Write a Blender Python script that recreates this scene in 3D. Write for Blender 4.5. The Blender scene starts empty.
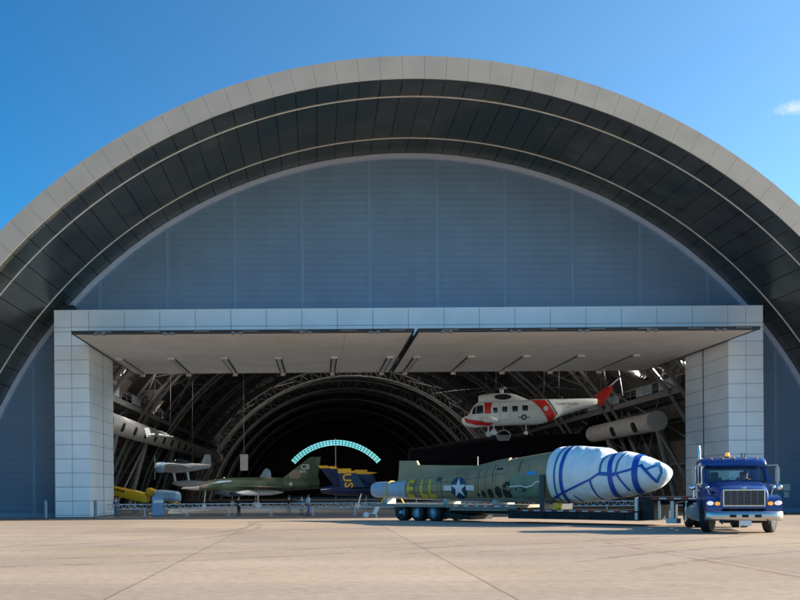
import bpy, bmesh, math, random
from mathutils import Vector, Matrix
random.seed(7)
R_=math.radians
sc=bpy.context.scene
COL=sc.collection
# ------------------------------------------------------------------ materials
def nt(m): return m.node_tree.nodes, m.node_tree.links
def mat(name, col, rough=.5, metal=0., var=.12, scale=1.5, bump=0., bscale=30., bdist=.05, bdet=4, spec=.5, stain=None, stretch=(1,1,1)):
    m=bpy.data.materials.new(name); m.use_nodes=True
    N,L=nt(m); b=N['Principled BSDF']
    b.inputs['Roughness'].default_value=rough; b.inputs['Metallic'].default_value=metal
    b.inputs['Specular IOR Level'].default_value=spec
    tc=N.new('ShaderNodeTexCoord'); mp=N.new('ShaderNodeMapping'); mp.inputs['Scale'].default_value=stretch
    L.new(tc.outputs['Object'],mp.inputs['Vector'])
    n=N.new('ShaderNodeTexNoise'); n.inputs['Scale'].default_value=scale; n.inputs['Detail'].default_value=6
    L.new(mp.outputs[0],n.inputs['Vector'])
    r=N.new('ShaderNodeMapRange'); r.inputs['From Min'].default_value=.3; r.inputs['From Max'].default_value=.7
    r.inputs['To Min'].default_value=1-var; r.inputs['To Max'].default_value=1+var
    L.new(n.outputs['Fac'],r.inputs['Value'])
    mx=N.new('ShaderNodeMix'); mx.data_type='RGBA'; mx.blend_type='MULTIPLY'; mx.inputs['Factor'].default_value=1
    mx.inputs['A'].default_value=(*col,1); L.new(r.outputs[0],mx.inputs['B'])
    out=mx.outputs['Result']
    if stain:
        n2=N.new('ShaderNodeTexNoise'); n2.inputs['Scale'].default_value=stain[1]; n2.inputs['Detail'].default_value=3
        L.new(tc.outputs['Object'],n2.inputs['Vector'])
        r2=N.new('ShaderNodeMapRange'); r2.inputs['From Min'].default_value=stain[2]; r2.inputs['From Max'].default_value=stain[2]+stain[3]
        L.new(n2.outputs['Fac'],r2.inputs['Value'])
        m2=N.new('ShaderNodeMix'); m2.data_type='RGBA'; L.new(r2.outputs[0],m2.inputs['Factor'])
        L.new(out,m2.inputs['A']); m2.inputs['B'].default_value=(*stain[0],1); out=m2.outputs['Result']
    L.new(out,b.inputs['Base Color'])
    if bump:
        n3=N.new('ShaderNodeTexNoise'); n3.inputs['Scale'].default_value=bscale; n3.inputs['Detail'].default_value=bdet
        L.new(mp.outputs[0],n3.inputs['Vector'])
        bp=N.new('ShaderNodeBump'); bp.inputs['Strength'].default_value=bump; bp.inputs['Distance'].default_value=bdist
        L.new(n3.outputs['Fac'],bp.inputs['Height']); L.new(bp.outputs[0],b.inputs['Normal'])
    return m
def emis(name,col,s):
    m=mat(name,col); b=m.node_tree.nodes['Principled BSDF']
    b.inputs['Emission Color'].default_value=(*col,1); b.inputs['Emission Strength'].default_value=s
    return m
def glass(name,tint,gl=.12,rough=.03):
    m=bpy.data.materials.new(name); m.use_nodes=True; N,L=nt(m); N.remove(N['Principled BSDF'])
    t=N.new('ShaderNodeBsdfTransparent'); t.inputs[0].default_value=(*tint,1)
    g=N.new('ShaderNodeBsdfGlossy'); g.inputs['Roughness'].default_value=rough
    fr=N.new('ShaderNodeFresnel'); fr.inputs['IOR'].default_value=1.45
    ad=N.new('ShaderNodeMath'); ad.operation='ADD'; ad.inputs[1].default_value=gl*.5; L.new(fr.outputs[0],ad.inputs[0])
    mx=N.new('ShaderNodeMixShader'); L.new(ad.outputs[0],mx.inputs[0]); L.new(t.outputs[0],mx.inputs[1]); L.new(g.outputs[0],mx.inputs[2])
    L.new(mx.outputs[0],N['Material Output'].inputs['Surface'])
    return m
def cladding_mat(name,col,period=.55,depth=.5):
    m=mat(name,col,.45,0,.07,.35); N,L=nt(m); b=N['Principled BSDF']
    tc=N.new('ShaderNodeTexCoord'); w=N.new('ShaderNodeTexWave'); w.bands_direction='Z'; w.wave_profile='SAW'
    w.inputs['Scale'].default_value=2*math.pi/20/period
    L.new(tc.outputs['Object'],w.inputs['Vector'])
    bp=N.new('ShaderNodeBump'); bp.inputs['Strength'].default_value=depth; bp.inputs['Distance'].default_value=.12
    b.inputs['Roughness'].default_value=.38
    src=b.inputs['Base Color'].links[0].from_socket
    n1=N.new('ShaderNodeTexNoise'); n1.inputs['Scale'].default_value=.9; n1.inputs['Detail'].default_value=5
    mp1=N.new('ShaderNodeMapping'); mp1.inputs['Scale'].default_value=(1,1,.07); L.new(tc.outputs['Object'],mp1.inputs['Vector']); L.new(mp1.outputs[0],n1.inputs['Vector'])
    r1=N.new('ShaderNodeMapRange'); r1.inputs['From Min'].default_value=.35; r1.inputs['From Max'].default_value=.7; r1.inputs['To Min'].default_value=1.02; r1.inputs['To Max'].default_value=.95; L.new(n1.outputs['Fac'],r1.inputs['Value'])
    r2=N.new('ShaderNodeMapRange'); r2.inputs['From Min'].default_value=.0; r2.inputs['From Max'].default_value=.25; r2.inputs['To Min'].default_value=.88; r2.inputs['To Max'].default_value=1.0; L.new(w.outputs['Fac'],r2.inputs['Value'])
    mm=N.new('ShaderNodeMath'); mm.operation='MULTIPLY'; L.new(r1.outputs[0],mm.inputs[0]); L.new(r2.outputs[0],mm.inputs[1])
    m3=N.new('ShaderNodeMix'); m3.data_type='RGBA'; m3.blend_type='MULTIPLY'; m3.inputs['Factor'].default_value=1; L.new(src,m3.inputs['A']); L.new(mm.outputs[0],m3.inputs['B']); L.new(m3.outputs['Result'],b.inputs['Base Color'])
    L.new(w.outputs['Fac'],bp.inputs['Height']); L.new(bp.outputs[0],b.inputs['Normal'])
    return m
M={}
M['clad']=cladding_mat('wall_cladding',(.160,.272,.405))
M['clad_seam']=mat('wall_seam',(.21,.35,.50),.45,var=.05)
M['trim']=mat('arch_trim',(.50,.60,.78),.4,var=.06)
M['panel']=mat('white_panel',(.86,.92,.97),.35,var=.07,scale=.33)
M['joint']=mat('panel_joint',(.12,.15,.18),.7)
M['fascia']=mat('fascia_panel',(.54,.44,.335),.45,var=.07,scale=.5)
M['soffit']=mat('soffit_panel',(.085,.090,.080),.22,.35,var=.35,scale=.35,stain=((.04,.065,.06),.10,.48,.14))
M['soffit_gap']=mat('soffit_gap',(.012,.013,.014),.8)
M['strip']=mat('strip_white',(.66,.66,.63),.4)
M['roof']=mat('roof_metal',(.45,.45,.45),.4,.3)
M['door']=mat('door_soffit',(.93,.905,.86),.6,var=.06,scale=.4,stain=((.88,.84,.77),.25,.52,.2))
M['dark']=mat('dark_steel',(.03,.034,.038),.5)
M['bracket']=mat('bracket_grey',(.16,.16,.17),.5)
M['lampw']=mat('lamp_white',(.8,.78,.72),.4)
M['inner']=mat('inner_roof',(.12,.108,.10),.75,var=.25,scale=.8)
M['truss']=mat('truss_steel',(.235,.232,.23),.55,var=.1)
M['duct']=mat('duct_metal',(.60,.585,.56),.55,var=.12,scale=1.2)
M['duct_end']=mat('duct_cap',(.62,.61,.59),.6)
M['black']=mat('black_rubber',(.014,.014,.015),.75,var=.2,scale=6)
M['floor']=mat('floor_grey',(.30,.30,.295),.35)
M['bollard']=mat('bollard_grey',(.22,.30,.36),.5)
M['rail']=mat('rail_white',(.62,.64,.68),.4)
M['chrome']=mat('chrome',(.75,.75,.75),.16,1.,var=.04)
M['mirrorback']=mat('mirror_back',(.42,.42,.41),.4,.5)
M['bumper']=mat('bumper_chrome',(.56,.56,.55),.30,1.,var=.05)
M['alu']=mat('aluminium',(.48,.48,.48),.38,.5,var=.10)
M['blue']=mat('truck_blue',(.012,.050,.245),.35,.0,var=.10,spec=.5,stain=((.030,.060,.20),1.6,.55,.25))
_b=M['blue'].node_tree.nodes['Principled BSDF']; _b.inputs['Coat Weight'].default_value=.8; _b.inputs['Coat Roughness'].default_value=.04
M['white']=mat('white_paint',(.74,.74,.72),.4,var=.04)
M['amber']=mat('amber',(.75,.28,.02),.25)
M['ambl']=emis('amber_lit',(.9,.36,.04),.3)
M['headl']=emis('headlight_lit',(.85,.82,.76),.22)
M['lens']=emis('lamp_lens',(1,.95,.85),3.0)
M['seam']=mat('skin_seam',(.12,.10,.06),.6)
M['glass']=glass('cab_glass',(.82,.90,.92),.08)
M['cglass']=glass('cyan_glass',(.58,.92,.95),.02,.1)
M['dglass']=mat('dark_glass',(.012,.018,.022),.08,var=.03)
M['olive']=mat('olive_drab',(.31,.238,.122),.55,var=.16,scale=.8,stain=((.36,.29,.17),.5,.5,.18))
M['belly']=mat('belly_grey',(.42,.42,.40),.5,var=.1)
M['tailg']=mat('tail_bluegrey',(.36,.44,.53),.5,var=.10,scale=1.4)
M['fin_b17']=mat('fin_grey',(.33,.30,.235),.55,var=.1)
M['primer']=mat('green_primer',(.16,.235,.15),.55,var=.22,scale=2,stain=((.20,.27,.21),1.1,.56,.1))
M['yellow']=mat('code_yellow',(.80,.52,.02),.45,var=.08,scale=4)
M['star_b']=mat('insignia_blue',(.012,.035,.085),.45)
M['wmark']=mat('insignia_white',(.72,.72,.70),.45,var=.06)
M['cover']=mat('tarp_white',(.74,.85,.88),.5,var=.05,scale=1.1,bump=.7,bscale=1.1,bdist=.35,bdet=1.6,stretch=(1.7,1,.8))
M['strapb']=mat('strap_blue',(.012,.085,.42),.45,var=.08)
M['strapt']=mat('strap_teal',(.02,.16,.36),.45,var=.08)
M['tred']=mat('tape_red',(.50,.02,.02),.4)
M['twhite']=mat('tape_white',(.72,.72,.70),.4)
M['trailer']=mat('trailer_black',(.022,.021,.021),.6,var=.3,scale=3,spec=.25)
M['deck']=mat('deck_wood',(.30,.26,.22),.7,var=.2,scale=3)
M['red']=mat('heli_red',(.72,.028,.018),.35,var=.05)
M['heliw']=mat('heli_white',(.90,.89,.86),.38,var=.04)
M['orange']=mat('heli_orange',(.75,.16,.02),.4)
M['navy']=mat('jet_navy',(.008,.022,.085),.25,var=.05)
M['jyel']=mat('jet_yellow',(.78,.42,.02),.4)
M['planey']=mat('plane_yellow',(.80,.46,.015),.4,var=.06)
M['planeg']=mat('plane_grey',(.42,.42,.43),.5,var=.1)
M['pinkg']=mat('pink_grey',(.50,.42,.40),.5,var=.08)
M['lblue']=mat('light_blue',(.35,.50,.66),.45,var=.35,scale=1.2)
M['kiosk']=mat('kiosk_blue',(.22,.34,.52),.4,var=.08)
M['banner']=mat('banner_grey',(.30,.30,.32),.7)
M['skin']=mat('skin',(.55,.33,.24),.5)
M['hair']=mat('hair',(.03,.02,.015),.6)
M['jeans']=mat('jeans',(.07,.14,.30),.8)
M['shirtw']=mat('shirt_white',(.75,.75,.75),.8)
M['shirtd']=mat('shirt_dark',(.016,.018,.024),.8)
M['shirtb']=mat('shirt_blue',(.09,.16,.27),.8)
M['khaki']=mat('khaki',(.34,.31,.27),.8)
M['shoe']=mat('shoe',(.03,.025,.02),.6)
M['grille']=mat('grille_dark',(.03,.03,.034),.35,.5)
M['seat']=mat('seat_grey',(.10,.10,.11),.8)

def camo_mat():
    m=mat('camo',(.07,.10,.065),.5,var=.1); N,L=nt(m); b=N['Principled BSDF']
    tc=N.new('ShaderNodeTexCoord'); n=N.new('ShaderNodeTexNoise'); n.inputs['Scale'].default_value=.32; n.inputs['Detail'].default_value=1.5
    L.new(tc.outputs['Object'],n.inputs['Vector'])
    cr=N.new('ShaderNodeValToRGB'); cr.color_ramp.interpolation='CONSTANT'
    e=cr.color_ramp.elements; e[0].color=(.05,.075,.045,1); e[1].position=.47; e[1].color=(.085,.12,.075,1)
    x=e.new(.56); x.color=(.27,.19,.16,1)
    L.new(n.outputs['Fac'],cr.inputs[0]); L.new(cr.outputs[0],b.inputs['Base Color'])
    return m
M['camo']=camo_mat()

def concrete():
    m=bpy.data.materials.new('apron_concrete'); m.use_nodes=True; N,L=nt(m); b=N['Principled BSDF']
    b.inputs['Roughness'].default_value=.78; b.inputs['Specular IOR Level'].default_value=.3
    tc=N.new('ShaderNodeTexCoord'); P=tc.outputs['Object']
    def noise(sc_,det,st=(1,1,1),rough=.55):
        mp=N.new('ShaderNodeMapping'); mp.inputs['Scale'].default_value=st; L.new(P,mp.inputs['Vector'])
        n=N.new('ShaderNodeTexNoise'); n.inputs['Scale'].default_value=sc_; n.inputs['Detail'].default_value=det; n.inputs['Roughness'].default_value=rough
        L.new(mp.outputs[0],n.inputs['Vector']); return n.outputs['Fac']
    def ramp(v,a,b_,lo,hi):
        r=N.new('ShaderNodeMapRange'); r.inputs['From Min'].default_value=a; r.inputs['From Max'].default_value=b_
        r.inputs['To Min'].default_value=lo; r.inputs['To Max'].default_value=hi; L.new(v,r.inputs['Value']); return r.outputs[0]
    def mul(a,b_):
        x=N.new('ShaderNodeMath'); x.operation='MULTIPLY'; L.new(a,x.inputs[0]); L.new(b_,x.inputs[1]); return x.outputs[0]
    big=ramp(noise(.09,4),.35,.65,.86,1.10)
    streak=ramp(noise(.5,5,(.16,.8,1)),.35,.68,.88,1.06)
    fine=ramp(noise(5,7),.3,.7,.86,1.12)
    grit=ramp(noise(38,4),.3,.7,.86,1.12)
    spots=mul(ramp(noise(1.1,5,(1,1,1),.7),.60,.70,1,.84),ramp(noise(.22,6,(1,1,1),.65),.56,.70,1,.86))
    v=mul(mul(big,streak),mul(mul(fine,grit),spots))
    # joints : 5.85 m slabs, measured from x = 2.7
    sp=N.new('ShaderNodeSeparateXYZ'); L.new(P,sp.inputs[0])
    wob=ramp(noise(.8,3),0,1,-.035,.035)
    def joint(o,off,per,w):
        a=N.new('ShaderNodeMath'); a.operation='SUBTRACT'; L.new(o,a.inputs[0]); a.inputs[1].default_value=off
        a2=N.new('ShaderNodeMath'); a2.operation='ADD'; L.new(a.outputs[0],a2.inputs[0]); L.new(wob,a2.inputs[1])
        p=N.new('ShaderNodeMath'); p.operation='PINGPONG'; L.new(a2.outputs[0],p.inputs[0]); p.inputs[1].default_value=per/2
        return ramp(p.outputs[0],w*.5,w,.0,1)
    jx=joint(sp.outputs[0],2.8,5.9,.028); jy=joint(sp.outputs[1],15.2,6.1,.022)
    jx2=ramp(jx,0,1,.56,1); jy2=ramp(jy,0,1,.68,1)
    v=mul(v,mul(jx2,jy2))
    # slab to slab tone
    sn=N.new('ShaderNodeVectorMath'); sn.operation='SNAP'; sn.inputs[1].default_value=(5.9,6.1,100)
    sb=N.new('ShaderNodeVectorMath'); sb.operation='SUBTRACT'; sb.inputs[1].default_value=(2.8,15.2,-50)
    L.new(P,sb.inputs[0]); L.new(sb.outputs[0],sn.inputs[0])
    wn=N.new('ShaderNodeTexWhiteNoise'); L.new(sn.outputs[0],wn.inputs['Vector'])
    v=mul(v,ramp(wn.outputs['Value'],0,1,.94,1.05))
    cr=N.new('ShaderNodeMix'); cr.data_type='RGBA'; L.new(ramp(noise(.13,3,(.4,1,1)),.38,.62,0,1),cr.inputs['Factor'])
    cr.inputs['A'].default_value=(.43,.335,.238,1); cr.inputs['B'].default_value=(.405,.322,.255,1)
    mx=N.new('ShaderNodeMix'); mx.data_type='RGBA'; mx.blend_type='MULTIPLY'; mx.inputs['Factor'].default_value=1
    L.new(cr.outputs['Result'],mx.inputs['A']); L.new(v,mx.inputs['B']); L.new(mx.outputs['Result'],b.inputs['Base Color'])
    bp=N.new('ShaderNodeBump'); bp.inputs['Strength'].default_value=.25; bp.inputs['Distance'].default_value=.02
    L.new(grit,bp.inputs['Height']); L.new(bp.outputs[0],b.inputs['Normal'])
    return m
M['concrete']=concrete()

# ------------------------------------------------------------------ mesh helper
class MB:
    def __init__(s): s.bm=bmesh.new(); s.mi=0
    def face(s,vs):
        try:
            f=s.bm.faces.new(vs); f.material_index=s.mi; return f
        except ValueError: return None
    def hexa(s,p):     # 8 points: bottom 4 ccw, top 4 ccw
        v=[s.bm.verts.new(q) for q in p]
        for ix in ((3,2,1,0),(4,5,6,7),(0,1,5,4),(1,2,6,5),(2,3,7,6),(3,0,4,7)): s.face([v[i] for i in ix])
    def box(s,x0,x1,y0,y1,z0,z1,mi=None):
        if mi is not None: s.mi=mi
        s.hexa([(x0,y0,z0),(x1,y0,z0),(x1,y1,z0),(x0,y1,z0),(x0,y0,z1),(x1,y0,z1),(x1,y1,z1),(x0,y1,z1)])
    def loft(s,rings,closed=True,caps=(True,True)):
        V=[[s.bm.verts.new(p) for p in r] for r in rings]
        n=len(V[0])
        for a,b in zip(V,V[1:]):
            for i in range(n if closed else n-1):
                j=(i+1)%n; s.face([a[i],a[j],b[j],b[i]])
        if closed:
            if caps[0]: s.face(V[0][::-1])
            if caps[1]: s.face(V[-1])
    def tube(s,p,q,r0,r1=None,n=8):
        p=Vector(p); q=Vector(q); r1=r0 if r1 is None else r1
        d=(q-p).normalized(); a=d.orthogonal().normalized(); b=d.cross(a)
        s.loft([[c+(a*math.cos(t)+b*math.sin(t))*r for t in [2*math.pi*i/n for i in range(n)]] for c,r in ((p,r0),(q,r1))])
    def path(s,pts,r,n=6,closed=False):
        pts=[Vector(p) for p in pts]; rings=[]; a=None
        for i,p in enumerate(pts):
            d=(pts[min(i+1,len(pts)-1)]-pts[max(i-1,0)]).normalized()
            a=d.orthogonal().normalized() if a is None else (a-d*a.dot(d)).normalized()
            b=d.cross(a); rr=r[i] if isinstance(r,(list,tuple)) else r
            rings.append([p+(a*math.cos(t)+b*math.sin(t))*rr for t in [2*math.pi*k/n for k in range(n)]])
        s.loft(rings)
    def lathe(s,prof,axis='Y',c=(0,0,0),n=24):   # prof: (radius, along)
        c=Vector(c); rings=[]
        for r,h in prof:
            ring=[]
            for i in range(n):
                t=2*math.pi*i/n; u,v=r*math.cos(t),r*math.sin(t)
                ring.append(c+(Vector((u,h,v)) if axis=='Y' else Vector((h,u,v)) if axis=='X' else Vector((u,v,h))))
            rings.append(ring)
        s.loft(rings)
    def prism(s,poly,f0,f1):   # poly 2d; f(u,v)->3d for both faces
        a=[s.bm.verts.new(f0(u,v)) for u,v in poly]; b=[s.bm.verts.new(f1(u,v)) for u,v in poly]
        s.face(a[::-1]); s.face(b); n=len(a)
        for i in range(n): s.face([a[i],a[(i+1)%n],b[(i+1)%n],b[i]])
    def prism_xz(s,poly,y0,y1): s.prism(poly,lambda u,v:(u,y0,v),lambda u,v:(u,y1,v))
    def prism_xy(s,poly,z0,z1): s.prism(poly,lambda u,v:(u,v,z0),lambda u,v:(u,v,z1))
    def ell(s,c,r,n=14,m=9):
        rings=[]
        for j in range(m+1):
            t=-math.pi/2+math.pi*j/m; k=max(math.cos(t),.02)
            rings.append([Vector((c[0]+r[0]*k*math.cos(2*math.pi*i/n),c[1]+r[1]*k*math.sin(2*math.pi*i/n),c[2]+r[2]*math.sin(t))) for i in range(n)])
        s.loft(rings)
    def build(s,name,mats,parent=None,smooth=True,bevel=0,ang=35,label=None):
        if bevel:
            bmesh.ops.bevel(s.bm,geom=s.bm.edges[:],offset=bevel,segments=2,affect='EDGES',clamp_overlap=True)
        bmesh.ops.recalc_face_normals(s.bm,faces=s.bm.faces[:])
        me=bpy.data.meshes.new(name); s.bm.to_mesh(me); s.bm.free()
        return link(name,me,mats,parent,smooth,ang,label)
def link(name,me,mats,parent=None,smooth=True,ang=35,label=None):
    for m in (mats if isinstance(mats,(list,tuple)) else [mats]): me.materials.append(M[m] if isinstance(m,str) else m)
    if smooth and len(me.polygons):
        me.polygons.foreach_set('use_smooth',[True]*len(me.polygons)); me.set_sharp_from_angle(angle=R_(ang))
    o=bpy.data.objects.new(name,me); COL.objects.link(o)
    if parent: o.parent=parent
    if label: o['label']=label
    return o
def tag(o,label,cat,group=None,kind=None):
    o['label']=label; o['category']=cat
    if group: o['group']=group
    if kind: o['kind']=kind
    return o
def root(name,label,cat,loc=(0,0,0),rz=0,group=None,rot=None):
    o=bpy.data.objects.new(name,None); COL.objects.link(o); o.location=loc; o.rotation_euler=rot or (0,0,rz)
    return tag(o,label,cat,group)
def dup(r,loc,rz=None):
    c=r.copy(); COL.objects.link(c); c.location=loc
    if rz is not None: c.rotation_euler=(0,0,rz)
    for ch in list(r.children):
        d=ch.copy(); COL.objects.link(d); d.parent=c
        for g in ch.children:
            e=g.copy(); COL.objects.link(e); e.parent=d
    return c
def struct(o): o['kind']='structure'; return o
def lerp(a,b,t): return a+(b-a)*t
# ---- lofted hulls with a surface function for markings
class Hull:
    def __init__(s,sec,p=1.0,ripple=0): s.sec=sec; s.p=p; s.rip=ripple
    def at(s,u):
        S=s.sec
        if u<=S[0][0]: return S[0][1:]
        for i in range(len(S)-1):
            if u<=S[i+1][0]:
                t=(u-S[i][0])/(S[i+1][0]-S[i][0]); a=S[max(i-1,0)]; b=S[i]; c=S[i+1]; d=S[min(i+2,len(S)-1)]
                out=[]
                for k in (1,2,3):
                    m0=(c[k]-a[k])/max(c[0]-a[0],1e-6)*(c[0]-b[0]); m1=(d[k]-b[k])/max(d[0]-b[0],1e-6)*(c[0]-b[0])
                    lo,hi=min(b[k],c[k]),max(b[k],c[k])
                    h=(2*t**3-3*t*t+1)*b[k]+(t**3-2*t*t+t)*m0+(-2*t**3+3*t*t)*c[k]+(t**3-t*t)*m1
                    out.append(min(max(h,lo-.04),hi+.04))
                return out
        return S[-1][1:]
    def pt(s,u,th,off=0):
        zc,hw,hh=s.at(u); c,n=math.cos(th),math.sin(th)
        r=1+(s.rip*(math.sin(u*5+th*2.3)*.5+math.sin(u*2.1-th*4.1+1)*.6+math.sin(th*9+u*1.3)*.25) if s.rip else 0)
        p=s.p
        return Vector((u,(hw*r+off)*math.copysign(abs(c)**p,c),zc+(hh*r+off)*math.copysign(abs(n)**p,n)))
    def mesh(s,mb,nu=60,n=32,u0=None,u1=None,caps=(True,True)):
        u0=s.sec[0][0] if u0 is None else u0; u1=s.sec[-1][0] if u1 is None else u1
        us=sorted(set([u0+(u1-u0)*i/nu for i in range(nu+1)]+[q[0] for q in s.sec if u0<q[0]<u1]))
        mb.loft([[s.pt(u,2*math.pi*i/n) for i in range(n)] for u in us],caps=caps)
    def side(s,u,z,sg=-1,off=.012):
        zc,hw,hh=s.at(u); k=max(-.995,min(.995,(z-zc)/hh)); k=math.copysign(abs(k)**(1/s.p),k)
        th=math.asin(k)
        if sg<0: th=math.pi-th
        return s.pt(u,th,off)
def flat_bm(polys,maxlen=.25):
    bm=bmesh.new()
    for P in polys:
        bm.faces.new([bm.verts.new((u,v,0)) for u,v in P])
    return refine(bm,maxlen)
def refine(bm,maxlen):
    bmesh.ops.triangulate(bm,faces=bm.faces[:])
    for _ in range(6):
        E=[e for e in bm.edges if e.calc_length()>maxlen]
        if not E: break
        bmesh.ops.subdivide_edges(bm,edges=E,cuts=1); bmesh.ops.triangulate(bm,faces=bm.faces[:])
    return bm
def text_bm(body,h,maxlen=.25,bold=.0,rot=0,w=1.0,center=True):
    cu=bpy.data.curves.new('t','FONT'); cu.body=body; cu.size=h/.7; cu.offset=bold; cu.resolution_u=3
    o=bpy.data.objects.new('t',cu); COL.objects.link(o)
    dg=bpy.context.evaluated_depsgraph_get(); me=bpy.data.meshes.new_from_object(o.evaluated_get(dg))
    bpy.data.objects.remove(o); bpy.data.curves.remove(cu)
    bm=bmesh.new(); bm.from_mesh(me); bpy.data.meshes.remove(me)
    xs=[v.co.x for v in bm.verts]; ys=[v.co.y for v in bm.verts]
    cx,cy=(min(xs)+max(xs))/2,(min(ys)+max(ys))/2
    for v in bm.verts:
        x,y=(v.co.x-cx)*w,(v.co.y-cy); c,s=math.cos(rot),math.sin(rot); v.co=(x*c-y*s,x*s+y*c,0)
    return refine(bm,maxlen)
def decal(name,bm,f,m,parent,label=None):
    for v in bm.verts: v.co=f(v.co.x,v.co.y)
    me=bpy.data.meshes.new(name); bm.to_mesh(me); bm.free()
    return link(name,me,m,parent,False,label=label)
def ribbon(pts,w):
    out=[]
    for (a,b) in zip(pts,pts[1:]):
        dx,dy=b[0]-a[0],b[1]-a[1]; l=math.hypot(dx,dy); nx,ny=-dy/l*w/2,dx/l*w/2; ex,ey=dx/l*w*.3,dy/l*w*.3
        out.append([(a[0]-ex+nx,a[1]-ey+ny),(a[0]-ex-nx,a[1]-ey-ny),(b[0]+ex-nx,b[1]+ey-ny),(b[0]+ex+nx,b[1]+ey+ny)])
    return out
def circle(cx,cy,r,n=28): return [(cx+r*math.cos(2*math.pi*i/n),cy+r*math.sin(2*math.pi*i/n)) for i in range(n)]
def star(cx,cy,r): return [(cx+(r if i%2==0 else r*.382)*math.sin(math.pi*i/5),cy+(r if i%2==0 else r*.382)*math.cos(math.pi*i/5)) for i in range(10)]
def wing_mb(mb,rootLE,rc,tipLE,tc,th,axis='Y',n=7):
    # airfoil slab from root to tip; chord runs along +X from the leading edge
    rings=[]
    for LE,c,t in ((rootLE,rc,th),(tipLE,tc,th*tc/rc)):
        pr=[]
        for i in range(n): x=i/(n-1); pr.append((x,.5*(math.sqrt(x)*(1-x)*2.2+.04)))
        up=[(x,z) for x,z in pr]; lo=[(x,-z*.7) for x,z in pr[::-1]]
        nrm={'Y':Vector((0,0,1)),'Z':Vector((0,1,0))}[axis]
        rings.append([Vector(LE)+Vector((1,0,0))*x*c+nrm*z*t for x,z in up+lo])
    mb.loft(rings)

# ------------------------------------------------------------------ camera, world, sun
cd=bpy.data.cameras.new('camera'); cam=bpy.data.objects.new('camera',cd); COL.objects.link(cam)
cam.location=(0,0,1.55); cam.rotation_euler=(math.pi/2,R_(.4),0)
cd.sensor_width=36; cd.lens=40.5; cd.shift_x=.1025; cd.shift_y=.23875; cd.clip_end=9000; cd.clip_start=.1
sc.camera=cam
SUN_EL,SUN_AZ=R_(21),R_(88)     # azimuth clockwise from +Y
sd=Vector((math.sin(SUN_AZ)*math.cos(SUN_EL),math.cos(SUN_AZ)*math.cos(SUN_EL),math.sin(SUN_EL)))
sl=bpy.data.lights.new('sun','SUN'); sl.energy=4.8; sl.angle=R_(.5); sl.color=(1,.85,.66)
so=bpy.data.objects.new('sun',sl); COL.objects.link(so); so.rotation_euler=sd.to_track_quat('Z','Y').to_euler()
w=bpy.data.worlds.new('World'); sc.world=w; w.use_nodes=True
N,L=w.node_tree.nodes,w.node_tree.links
bg=N['Background']; sky=N.new('ShaderNodeTexSky'); sky.sky_type='NISHITA'; sky.sun_disc=False
sky.sun_elevation=SUN_EL; sky.sun_rotation=SUN_AZ; sky.air_density=1.0; sky.dust_density=.3; sky.ozone_density=2.0
bg.inputs['Strength'].default_value=.15
# small clouds low on the right
tc=N.new('ShaderNodeTexCoord')
def cloud(prev,d,rad,seed):
    d=Vector(d).normalized()
    sb=N.new('ShaderNodeVectorMath'); sb.operation='SUBTRACT'; L.new(tc.outputs['Generated'],sb.inputs[0]); sb.inputs[1].default_value=d
    ml=N.new('ShaderNodeVectorMath'); ml.operation='MULTIPLY'; L.new(sb.outputs[0],ml.inputs[0]); ml.inputs[1].default_value=(1/rad,1/rad,2.6/rad)
    ln=N.new('ShaderNodeVectorMath'); ln.operation='LENGTH'; L.new(ml.outputs[0],ln.inputs[0])
    ns=N.new('ShaderNodeTexNoise'); ns.inputs['Scale'].default_value=70; ns.inputs['Detail'].default_value=9; ns.inputs['Roughness'].default_value=.7; L.new(tc.outputs['Generated'],ns.inputs['Vector'])
    a=N.new('ShaderNodeMath'); a.operation='SUBTRACT'; L.new(ns.outputs['Fac'],a.inputs[0])
    b=N.new('ShaderNodeMath'); b.operation='MULTIPLY'; L.new(ln.outputs['Value'],b.inputs[0]); b.inputs[1].default_value=.45; L.new(b.outputs[0],a.inputs[1])
    r=N.new('ShaderNodeMapRange'); L.new(a.outputs[0],r.inputs['Value']); r.inputs['From Min'].default_value=.10; r.inputs['From Max'].default_value=.50; r.inputs['To Max'].default_value=.55
    mx=N.new('ShaderNodeMix'); mx.data_type='RGBA'; L.new(r.outputs[0],mx.inputs['Factor']); L.new(prev,mx.inputs['A']); mx.inputs['B'].default_value=(2.7,2.9,3.3,1)
    return mx.outputs['Result']
sx=N.new('ShaderNodeSeparateXYZ'); L.new(tc.outputs['Generated'],sx.inputs[0])
gr_=N.new('ShaderNodeMapRange'); L.new(sx.outputs[0],gr_.inputs['Value']); gr_.inputs['From Min'].default_value=-.35; gr_.inputs['From Max'].default_value=.50
tm=N.new('ShaderNodeMix'); tm.data_type='RGBA'; L.new(gr_.outputs[0],tm.inputs['Factor']); tm.inputs['A'].default_value=(.075,.335,.505,1); tm.inputs['B'].default_value=(.47,.64,.72,1)
ty=N.new('ShaderNodeMix'); ty.data_type='RGBA'; ty.blend_type='MULTIPLY'; ty.inputs['Factor'].default_value=1
L.new(sky.outputs[0],ty.inputs['A']); L.new(tm.outputs['Result'],ty.inputs['B'])
c1=cloud(ty.outputs['Result'],(477/900,1,379/900),.020,1)
c2=cloud(c1,(486/900,1,176/900),.018,2)
L.new(c2,bg.inputs['Color'])
sc.view_settings.view_transform='Standard'; sc.view_settings.look='None'; sc.view_settings.gamma=1; sc.view_settings.exposure=1.32
sc.view_settings.use_curve_mapping=False
sc.cycles.max_bounces=8; sc.cycles.diffuse_bounces=5; sc.cycles.transparent_max_bounces=12
sc.cycles.sample_clamp_indirect=6

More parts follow.
